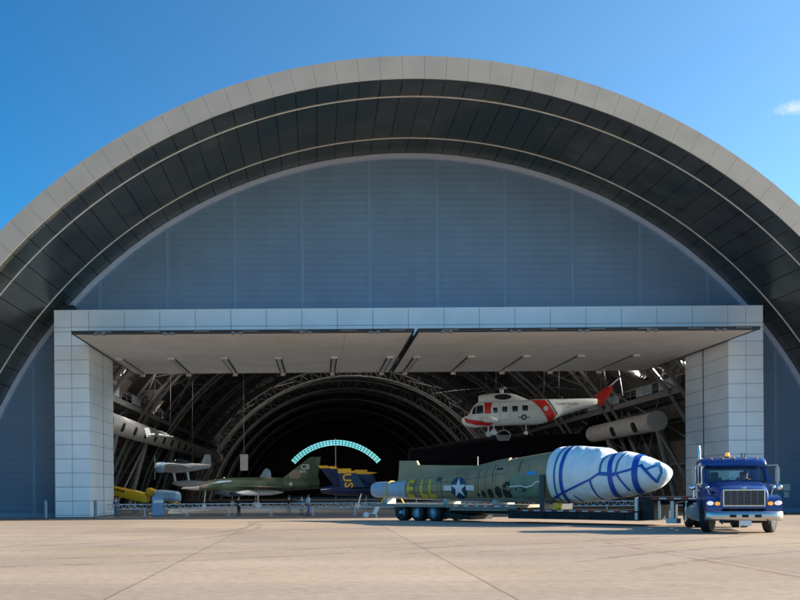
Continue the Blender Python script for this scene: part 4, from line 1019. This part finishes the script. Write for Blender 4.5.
for s in (-1,1):
    mb=MB(); fl.mesh(mb,16,16)
    for v in mb.bm.verts: v.co.y+=s*1.45
    fo=mb.build('sponson','heliw',he)
    mb=MB(); x=(492-463)/HS; mb.tube((x,s*1.4,.5),(x,s*1.4,-.45),.07); mb.build('wheel_strut','alu',fo)
    mb=MB(); mb.lathe([(.05,-.12),(.28,-.12),(.32,0),(.28,.12),(.05,.12)],'Y',(x,s*1.4,-.62),16); mb.build('wheel','white',fo)
mb=MB(); x=(527-463)/HS; mb.tube((x,0,.4),(x,0,-.55),.06); mb.lathe([(.05,-.1),(.2,-.1),(.24,0),(.2,.1),(.05,.1)],'Y',(x,0,-.62),14); mb.build('tail_wheel','alu',he)
mb=MB(); X=lambda p:(p-463)/HS; Z=lambda p:(428-p)/HS
mb.prism_xz([(X(590.5),Z(402.3)),(X(606.5),Z(388.5)),(X(612.8),Z(386)),(X(612.5),Z(391.5)),(X(603.5),Z(406.5)),(X(594.5),Z(408)),(X(592.2),Z(405))],-.16,.16); tp=mb.build('tail_pylon','red',he,bevel=.04)
mb=MB(); mb.prism_xz([(X(592),Z(404.4)),(X(600),Z(401)),(X(602),Z(402.5)),(X(595.5),Z(406.6))],-.18,-.165); mb.build('orange_flash','orange',tp,smooth=False)
mb=MB(); mb.tube((X(609),0,Z(388)),(X(620),0,Z(378.8)),.22,.14); mb.build('tail_gearbox','black',he)
mb=MB(); mb.tube((X(619.5),.25,Z(379)),(X(619.5),-.45,Z(379)),.12); hub=mb.build('tail_rotor_hub','alu',he)
for k in range(4):
    a=R_(12+90*k); mb=MB(); mb.tube((X(619.5),-.4,Z(379)),(X(619.5)+1.55*math.sin(a),-.4,Z(379)-2.0*math.cos(a)),.07,.05,6); mb.build('tail_rotor_blade','dark',hub)
mb=MB(); mb.prism_xz([(X(598),Z(396.8)),(X(604),Z(393.4)),(X(605),Z(393.8)),(X(601),Z(397.2))],.1,1.9); mb.build('stabilizer','heliw',he,smooth=False)
mb=MB(); cx=X(503); mb.tube((cx,0,Z(396)),(cx,0,Z(389)),.2); mb.lathe([(.02,Z(390.4)),(.5,Z(390)),(.45,Z(388.6)),(.02,Z(388.2))],'Z',(cx,0,0),14); rh=mb.build('rotor_hub','alu',he)
for k,a in enumerate((188,128,68,8,-48)):
    a=R_(a); mb=MB(); pts=[]
    L_=8.2
    d=Vector((math.cos(a),math.sin(a),0)); nrm=Vector((-math.sin(a),math.cos(a),0)); rings=[]
    for i in range(9):
        t=i/8; c=Vector((cx,0,Z(389.5)))+d*(.5+L_*t)+Vector((0,0,-.85*t*t)); rings.append([c+nrm*.22,c+nrm*.05+Vector((0,0,.04)),c-nrm*.22,c-Vector((0,0,.03))])
    mb.loft(rings); mb.build('rotor_blade','dark',rh)
mb=MB(); mb.path([(X(563),0,Z(400)),(X(563),0,Z(397.5))],.1); mb.build('blade_antenna','dark',he)
for px in (487,497,545,560):
    mb=MB(); mb.tube((X(px),0,Z(401)),(X(px)+.2,0,22.0),.022,n=5); c=mb.build('suspension_cable','dark',he)
rb=root('rescue_basket','grey wire rescue basket hanging below the helicopter cabin','basket',(15.25+X(504),HY-.2,8.15+Z(441)))
mb=MB(); 
for z,rx in ((0,.55),(.22,.68),(.45,.76)): mb.path([(rx*math.cos(t),.35*math.sin(t),z) for t in [2*math.pi*i/20 for i in range(21)]],.045,5)
for k in range(12): t=2*math.pi*k/12; mb.tube((.55*math.cos(t),.32*math.sin(t),0),(.76*math.cos(t),.36*math.sin(t),.45),.03,n=4)
mb.build('cage','planeg',rb)
mb=MB(); mb.path([(.74*math.cos(t),0,.45+.6*math.sin(t)) for t in [math.pi*i/14 for i in range(15)]],.055,6); mb.tube((0,0,1.04),(0,0,1.75),.02); mb.build('bail','pinkg',rb)

# ------------------------------------------------------------------ camouflaged jet
def place(px,Y,z): return ((px-318)/900*Y,Y,z)
cj=root('camouflage_jet','green and tan camouflaged fighter jet facing left behind the barrier','fighter jet',(-17.0,112.,GZ),R_(8))
JH=Hull([(0,2.55,.04,.04),(.8,2.6,.22,.22),(2.2,2.72,.45,.45),(3.8,2.9,.62,.66),(5.4,3.0,.72,.85),(8,2.95,.85,.85),(12,2.95,.86,.82),(15,3.0,.78,.76),(17.3,3.05,.62,.62)],.95)
mb=MB(); JH.mesh(mb,60,28); jb=mb.build('fuselage','camo',cj,ang=50)
mb=MB(); Hull([(0,2.55,.045,.045),(.8,2.6,.23,.23),(2.2,2.72,.46,.46)],.95).mesh(mb,16,24); mb.build('nose_cone','pinkg',cj)
mb=MB(); Hull([(3.6,3.4,.1,.1),(4.3,3.55,.36,.32),(5.4,3.62,.38,.42),(6.6,3.6,.3,.22)],1).mesh(mb,20,20); mb.build('canopy',glass('canopy_glass',(.55,.66,.66),.25),cj)
mb=MB(); Hull([(6.2,3.5,.3,.3),(9,3.6,.28,.28),(13,3.6,.2,.2)],1).mesh(mb,12,14); mb.build('dorsal_spine','camo',cj)
mb=MB(); wing_mb(mb,(12.2,0,3.4),4.9,(16.2,0,6.45),1.35,.22,'Z'); fi=mb.build('tail_fin','camo',cj,ang=50)
decal('tail_letters',text_bm('CB',.62,.3,.01),lambda a,b:Vector((15.55+a,-.135,5.2+b)),'wmark',cj)
decal('tail_number',text_bm('060',.36,.3,.0),lambda a,b:Vector((15.2+a,-.15,4.6+b)),'wmark',cj)
for s in (-1,1):
    mb=MB(); wing_mb(mb,(6.6,s*.8,2.75),4.6,(10.6,s*5.2,2.6),1.7,.25); mb.build('wing','camo',cj,ang=50)
    mb=MB(); wing_mb(mb,(14.6,s*.6,2.5),2.2,(16.6,s*2.4,2.4),.9,.14); mb.build('tailplane','camo',cj,ang=50)
    mb=MB(); mb.tube((9.4,s*2.2,2.4),(9.4,s*2.2,.75),.09); mb.lathe([(.05,-.12),(.36,-.12),(.40,0),(.36,.12),(.05,.12)],'Y',(9.4,s*2.2,.40),16); mb.build('main_gear','alu',cj)
    mb=MB(); Hull([(6.8,1.95,.03,.03),(7.8,1.95,.30,.30),(11,1.95,.32,.32),(12.6,1.95,.05,.05)],1).mesh(mb,16,16)
    for v in mb.bm.verts: v.co.y+=s*1.5
    mb.build('drop_tank','wmark',cj)
mb=MB(); mb.tube((3.0,0,2.3),(2.8,0,.6),.08); mb.lathe([(.05,-.1),(.26,-.1),(.30,0),(.26,.1),(.05,.1)],'Y',(2.8,0,.30),16); mb.build('nose_gear','alu',cj)
decal('fuselage_star',flat_bm([star(13.6,3.0,.3)],.2),lambda a,b:JH.side(a,b,-1,.02),'wmark',cj)
decal('wing_root_panel',flat_bm([[(3.6,3.1),(6.2,3.35),(6.2,3.5),(4.6,3.4)]],.3),lambda a,b:JH.side(a,b,-1,.02),'lblue',cj)

# ------------------------------------------------------------------ navy blue jet with folded wings
nj=root('navy_display_jet','navy blue display jet with yellow fin tips and folded wing','fighter jet',(2.0,106.,GZ),R_(-18))
NH=Hull([(-1.5,2.2,.9,.35),(0,2.2,1.2,.6),(3,2.25,1.25,.75),(6,2.35,1.0,.85),(9,2.4,.7,.75),(12,2.2,.45,.45),(14.5,2.0,.06,.06)],.85)
mb=MB(); NH.mesh(mb,50,26); mb.build('fuselage','navy',nj,ang=50)
mb=MB(); Hull([(7.2,2.9,.2,.2),(8.5,3.1,.4,.5),(10,2.9,.38,.4),(11,2.6,.2,.15)],1).mesh(mb,16,18); mb.build('canopy','dglass',nj)
for s in (-1,1):
    mb=MB(); P_=[(0.2,2.7),(-1.3,4.75),(-.15,4.75),(2.6,2.7)]; mb.prism_xz([(a,b) for a,b in P_],-.07,.07)
    for v in mb.bm.verts: v.co.y+=s*(.95+(v.co.z-2.7)*.32)
    fn=mb.build('tail_fin','navy',nj,smooth=False)
    mb=MB(); mb.prism_xz([(-1.3,4.75),(-1.52,5.05),(-.35,5.05),(-.15,4.75)],-.08,.08)
    for v in mb.bm.verts: v.co.y+=s*(.95+(v.co.z-2.7)*.32)
    mb.build('fin_tip','jyel',fn,smooth=False)
    mb=MB(); mb.prism_xy([(2.2,s*1.1),(6.5,s*1.2),(4.6,s*3.6),(1.9,s*3.6)] if s>0 else [(2.2,s*1.1),(6.5,s*1.2),(4.6,s*3.6),(1.9,s*3.6)],2.5,2.62); wg=mb.build('wing','navy',nj,smooth=False)
    mb=MB(); mb.prism_xz([(1.75,2.6),(4.6,2.6),(3.6,4.1),(1.5,4.1)],s*3.56-.06,s*3.56+.06); fw=mb.build('folded_wing','navy',nj,smooth=False)
    mb=MB(); mb.prism_xz([(1.5,4.1),(3.6,4.1),(4.3,4.28),(3.0,4.36),(3.0,4.62),(1.4,4.62)],s*3.56-.09,s*3.56+.09); mb.build('wing_tip','jyel',fw,smooth=False)
    mb=MB(); mb.tube((3.6,s*1.3,1.8),(3.2,s*1.5,.4),.09); mb.lathe([(.05,-.12),(.32,-.12),(.36,0),(.32,.12),(.05,.12)],'Y',(3.2,s*1.5,.36),16); mb.build('main_gear','white',nj)
mb=MB(); mb.tube((9.6,0,1.8),(9.8,0,.4),.08); mb.lathe([(.05,-.1),(.28,-.1),(.3,0),(.28,.1),(.05,.1)],'Y',(9.8,0,.30),16); mb.build('nose_gear','white',nj)
decal('wing_letter',text_bm('U',.95,.4,.03,-math.pi/2),lambda a,b:Vector((2.55+a,-3.645,3.60+b)),'jyel',nj)
decal('wing_letter',text_bm('S',.95,.4,.03,-math.pi/2),lambda a,b:Vector((2.75+a,-3.645,2.75+b)),'jyel',nj)
decal('fuselage_letters',text_bm('NAVY',.4,.3,.01),lambda a,b:NH.side(6.6+a,2.2+b,-1,.02),'jyel',nj)
# bomber-bay mast behind the fin
mp_=root('flag_pole','slim grey pole rising behind the yellow fin tips of the navy jet','pole',(place(336,118,GZ)))
mb=MB(); mb.tube((0,0,0),(0,0,9.0),.07,.05); mb.build('shaft','planeg',mp_)
mb=MB(); mb.lathe([(.35,0),(.35,.08),(.1,.12)],'Z',n=16); mb.build('base','planeg',mp_)

# ------------------------------------------------------------------ yellow plane at the left
yp=root('yellow_plane','yellow winged training plane with a pale blue engine behind the left barrier','plane',(-16.6,88.,GZ),R_(-6))
Y1=Hull([(-3.6,1.9,.05,.05),(-2.9,1.92,.45,.45),(-1.5,1.9,.55,.6),(0,1.9,.55,.62),(3.5,2.1,.2,.25)],1)
mb=MB(); Hull([(-2.6,2.1,.06,.1),(-2.3,2.1,.5,.46),(-.2,1.9,.55,.50),(.1,1.86,.4,.38)],1).mesh(mb,24,20)
for v in mb.bm.verts: v.co.x+=3.1; v.co.z-=.25
mb.build('engine_cowl','lblue',yp)
mb=MB(); mb.hexa([(-4.1,-.3,1.95),(-.2,-.2,1.0),(-.2,1.6,1.1),(-4.1,1.4,2.05),(-4.1,-.3,2.75),(-.2,-.2,1.95),(-.2,1.6,2.0),(-4.1,1.4,2.8)]); wy=mb.build('wing','planey',yp,bevel=.16,ang=60)
for k,(u,w_) in enumerate(((-3.3,.12),(-3.05,.2),(-2.75,.10),(-2.5,.18))):
    mb=MB(); mb.box(u,u+w_,-.33,-.29,2.28-.235*(u+3.3),2.5-.235*(u+3.3)); mb.build('wing_mark','dark',yp,smooth=False)
mb=MB(); mb.hexa([(-.3,.2,1.9),(2.6,.2,.9),(2.6,1.8,.95),(-.3,1.8,1.95),(-.3,.2,2.55),(2.6,.2,1.35),(2.6,1.8,1.4),(-.3,1.8,2.6)]); mb.build('fuselage','planey',yp,bevel=.12,ang=60)
mb=MB(); mb.tube((-1.5,.5,1.4),(-1.5,.5,.3),.07); mb.tube((1.5,.8,1.2),(1.5,.8,.3),.07)
for x,y in ((-1.5,.5),(1.5,.8)): mb.lathe([(.05,-.1),(.28,-.1),(.3,0),(.28,.1),(.05,.1)],'Y',(x,y,.3),14)
mb.build('landing_gear','alu',yp)
mb=MB(); mb.box(-.18,.18,-.05,.05,0,.01) if False else mb.tube((3.25,-.4,.0),(3.25,-.4,1.2),.04); mb.build('stand','alu',yp)
ks=root('information_kiosk','blue glass information kiosk standing at the barrier before the yellow plane','kiosk',(*place(157.3,78.0,GZ)[:2],GZ))
mb=MB(); mb.box(-.46,.46,-.06,.06,.05,1.75); mb.build('panel','kiosk',ks,bevel=.02)
mb=MB(); mb.box(-.3,.55,-.09,-.06,1.15,1.42); mb.build('notice','white',ks,smooth=False)
mb=MB(); mb.box(-.5,.5,-.25,.25,0,.05); mb.build('base','dark',ks,smooth=False)
# ------------------------------------------------------------------ grey float plane hanging at the left
gp=root('grey_floatplane','pale grey floatplane hanging above the yellow plane on wires','seaplane',(*place(163,97.,5.0)[:2],3.95),R_(-4))
mb=MB(); mb.lathe([(.05,-.75),(.45,-.72),(.56,-.55),(.56,.15),(.5,.3)],'X',(0,0,.25),20); mb.build('engine_cowl','lblue',gp)
mb=MB(); mb.lathe([(.02,-.95),(.12,-.9),(.16,-.74)],'X',(0,0,.25),12); pr=mb.build('propeller_hub','planeg',gp)
for s in (-1,1):
    mb=MB(); mb.hexa([(-.9,-.05,.25),(-.82,-.05,.25),(-.82,.08,.25),(-.9,.08,.25),(-.9,-.05,.25+s*1.3),(-.86,-.03,.25+s*1.3),(-.86,.06,.25+s*1.3),(-.9,.06,.25+s*1.3)]); mb.build('propeller_blade','planeg',pr,smooth=False)
mb=MB(); Hull([(.2,.25,.5,.5),(1.5,.2,.5,.55),(3.0,.25,.4,.45),(5.2,.35,.12,.18)],.9).mesh(mb,24,20); mb.build('fuselage','planeg',gp)
mb=MB(); Hull([(.9,.7,.1,.1),(1.6,.85,.3,.3),(2.6,.75,.28,.25),(3.3,.55,.1,.05)],1).mesh(mb,12,14); mb.build('canopy','dglass',gp)
for s in (-1,1):
    mb=MB(); wing_mb(mb,(.5,s*.4,.15),2.6,(1.3,s*5.0,.35),1.9,.42); mb.build('wing','planeg',gp,ang=50)
mb=MB(); wing_mb(mb,(4.1,0,.4),1.2,(4.6,0,1.6),.6,.12,'Z'); mb.build('tail_fin','planeg',gp)
mb=MB(); Hull([(1.0,-1.45,.06,.08),(1.8,-1.5,.34,.30),(3.4,-1.5,.36,.34),(5.0,-1.4,.1,.1)],.9).mesh(mb,20,18); mb.build('float','pinkg',gp)
for x in (1.15,2.65):
    mb=MB(); mb.loft([[Vector((x+o+a,b,z)) for a,b in ((-.13,0),(0,-.06),(.13,0),(0,.06))] for z,o in ((-1.5,.25),(-.15,0))]); mb.build('float_strut','white',gp)
for x in (.8,3.2):
    mb=MB(); mb.tube((x,0,.6),(x+.3,0,20),.02,n=5); mb.build('hanging_wire','dark',gp)
# small white glider tail above
gl=root('white_glider','small white sailplane hanging below the left duct','glider',(*place(150,100,7.8)[:2],7.9),R_(10))
mb=MB(); Hull([(-.2,.0,.05,.05),(.6,.02,.16,.18),(2.6,-.2,.06,.07)],1).mesh(mb,16,12); mb.build('fuselage','planeg',gl)
mb=MB(); wing_mb(mb,(-.35,0,-.2),.6,(-.55,0,.8),.5,.1,'Z'); mb.build('tail_fin','white',gl)
for s in (-1,1):
    mb=MB(); wing_mb(mb,(.5,s*.1,.05),.5,(.7,s*3.2,.2),.25,.08); mb.build('wing','planeg',gl)
mb=MB(); mb.tube((.6,0,.1),(.6,0,17),.015,n=4); mb.build('hanging_wire','dark',gl)
# pale blue tail plane behind the camouflaged jet
bp=root('pale_blue_plane','plane with a mottled pale blue tail fin behind the camouflaged jet','plane',(*place(262,135,GZ)[:2],GZ),R_(3))
mb=MB(); Hull([(-7,1.9,.1,.1),(-5,2.0,.7,.7),(0,2.4,.5,.55),(1.6,2.6,.15,.2)],1).mesh(mb,30,20); mb.build('fuselage','lblue',bp)
mb=MB(); mb.prism_xz([(-1.3,2.6),(-.6,3.8),(.3,5.3),(.8,5.6),(1.3,5.2),(1.5,3.6),(1.5,2.6)],-.09,.09); mb.build('tail_fin','lblue',bp,bevel=.03)
for s in (-1,1):
    mb=MB(); wing_mb(mb,(-5,s*.6,1.8),2.2,(-4.4,s*5,2.1),1.2,.25); mb.build('wing','lblue',bp)
    mb=MB(); mb.tube((-4.4,s*1.2,1.6),(-4.4,s*1.3,.35),.08); mb.lathe([(.05,-.1),(.32,-.1),(.35,0),(.32,.1),(.05,.1)],'Y',(-4.4,s*1.3,.35),14); mb.build('main_gear','alu',bp)
bn=root('hanging_banner','plain grey banner hanging on a wire above the camouflaged jet','banner',(*place(244.3,120,5)[:2],4.35))
mb=MB(); mb.box(-.52,.52,-.02,.02,0,2.1); mb.build('cloth','banner',bn,smooth=False)
mb=MB(); mb.tube((-.56,0,2.12),(.56,0,2.12),.04); mb.tube((0,0,2.12),(0,0,22),.02,n=5); mb.build('rod','alu',bn)
# wheeled dolly left of the trailer
dl=root('tail_dolly','small white wheeled tail dolly standing behind the trailer','dolly',(*place(372,66,gz(66))[:2],gz(66)))
mb=MB(); mb.hexa([(-.05,-.2,.25),(.3,-.2,.25),(.3,.2,.25),(-.05,.2,.25),(.35,-.2,1.05),(.68,-.2,1.05),(.68,.2,1.05),(.35,.2,1.05)]); mb.build('arm','white',dl,bevel=.04)
mb=MB(); mb.tube((-.4,0,.3),(.3,0,.35),.05); mb.tube((.3,0,.3),(.3,0,.0),.06); mb.build('frame','white',dl)
mb=MB(); mb.lathe([(.05,-.08),(.2,-.08),(.22,0),(.2,.08),(.05,.08)],'Y',(-.45,0,.22),16); mb.build('wheel','white',dl)
# dark wide-body tail standing deep inside on the right
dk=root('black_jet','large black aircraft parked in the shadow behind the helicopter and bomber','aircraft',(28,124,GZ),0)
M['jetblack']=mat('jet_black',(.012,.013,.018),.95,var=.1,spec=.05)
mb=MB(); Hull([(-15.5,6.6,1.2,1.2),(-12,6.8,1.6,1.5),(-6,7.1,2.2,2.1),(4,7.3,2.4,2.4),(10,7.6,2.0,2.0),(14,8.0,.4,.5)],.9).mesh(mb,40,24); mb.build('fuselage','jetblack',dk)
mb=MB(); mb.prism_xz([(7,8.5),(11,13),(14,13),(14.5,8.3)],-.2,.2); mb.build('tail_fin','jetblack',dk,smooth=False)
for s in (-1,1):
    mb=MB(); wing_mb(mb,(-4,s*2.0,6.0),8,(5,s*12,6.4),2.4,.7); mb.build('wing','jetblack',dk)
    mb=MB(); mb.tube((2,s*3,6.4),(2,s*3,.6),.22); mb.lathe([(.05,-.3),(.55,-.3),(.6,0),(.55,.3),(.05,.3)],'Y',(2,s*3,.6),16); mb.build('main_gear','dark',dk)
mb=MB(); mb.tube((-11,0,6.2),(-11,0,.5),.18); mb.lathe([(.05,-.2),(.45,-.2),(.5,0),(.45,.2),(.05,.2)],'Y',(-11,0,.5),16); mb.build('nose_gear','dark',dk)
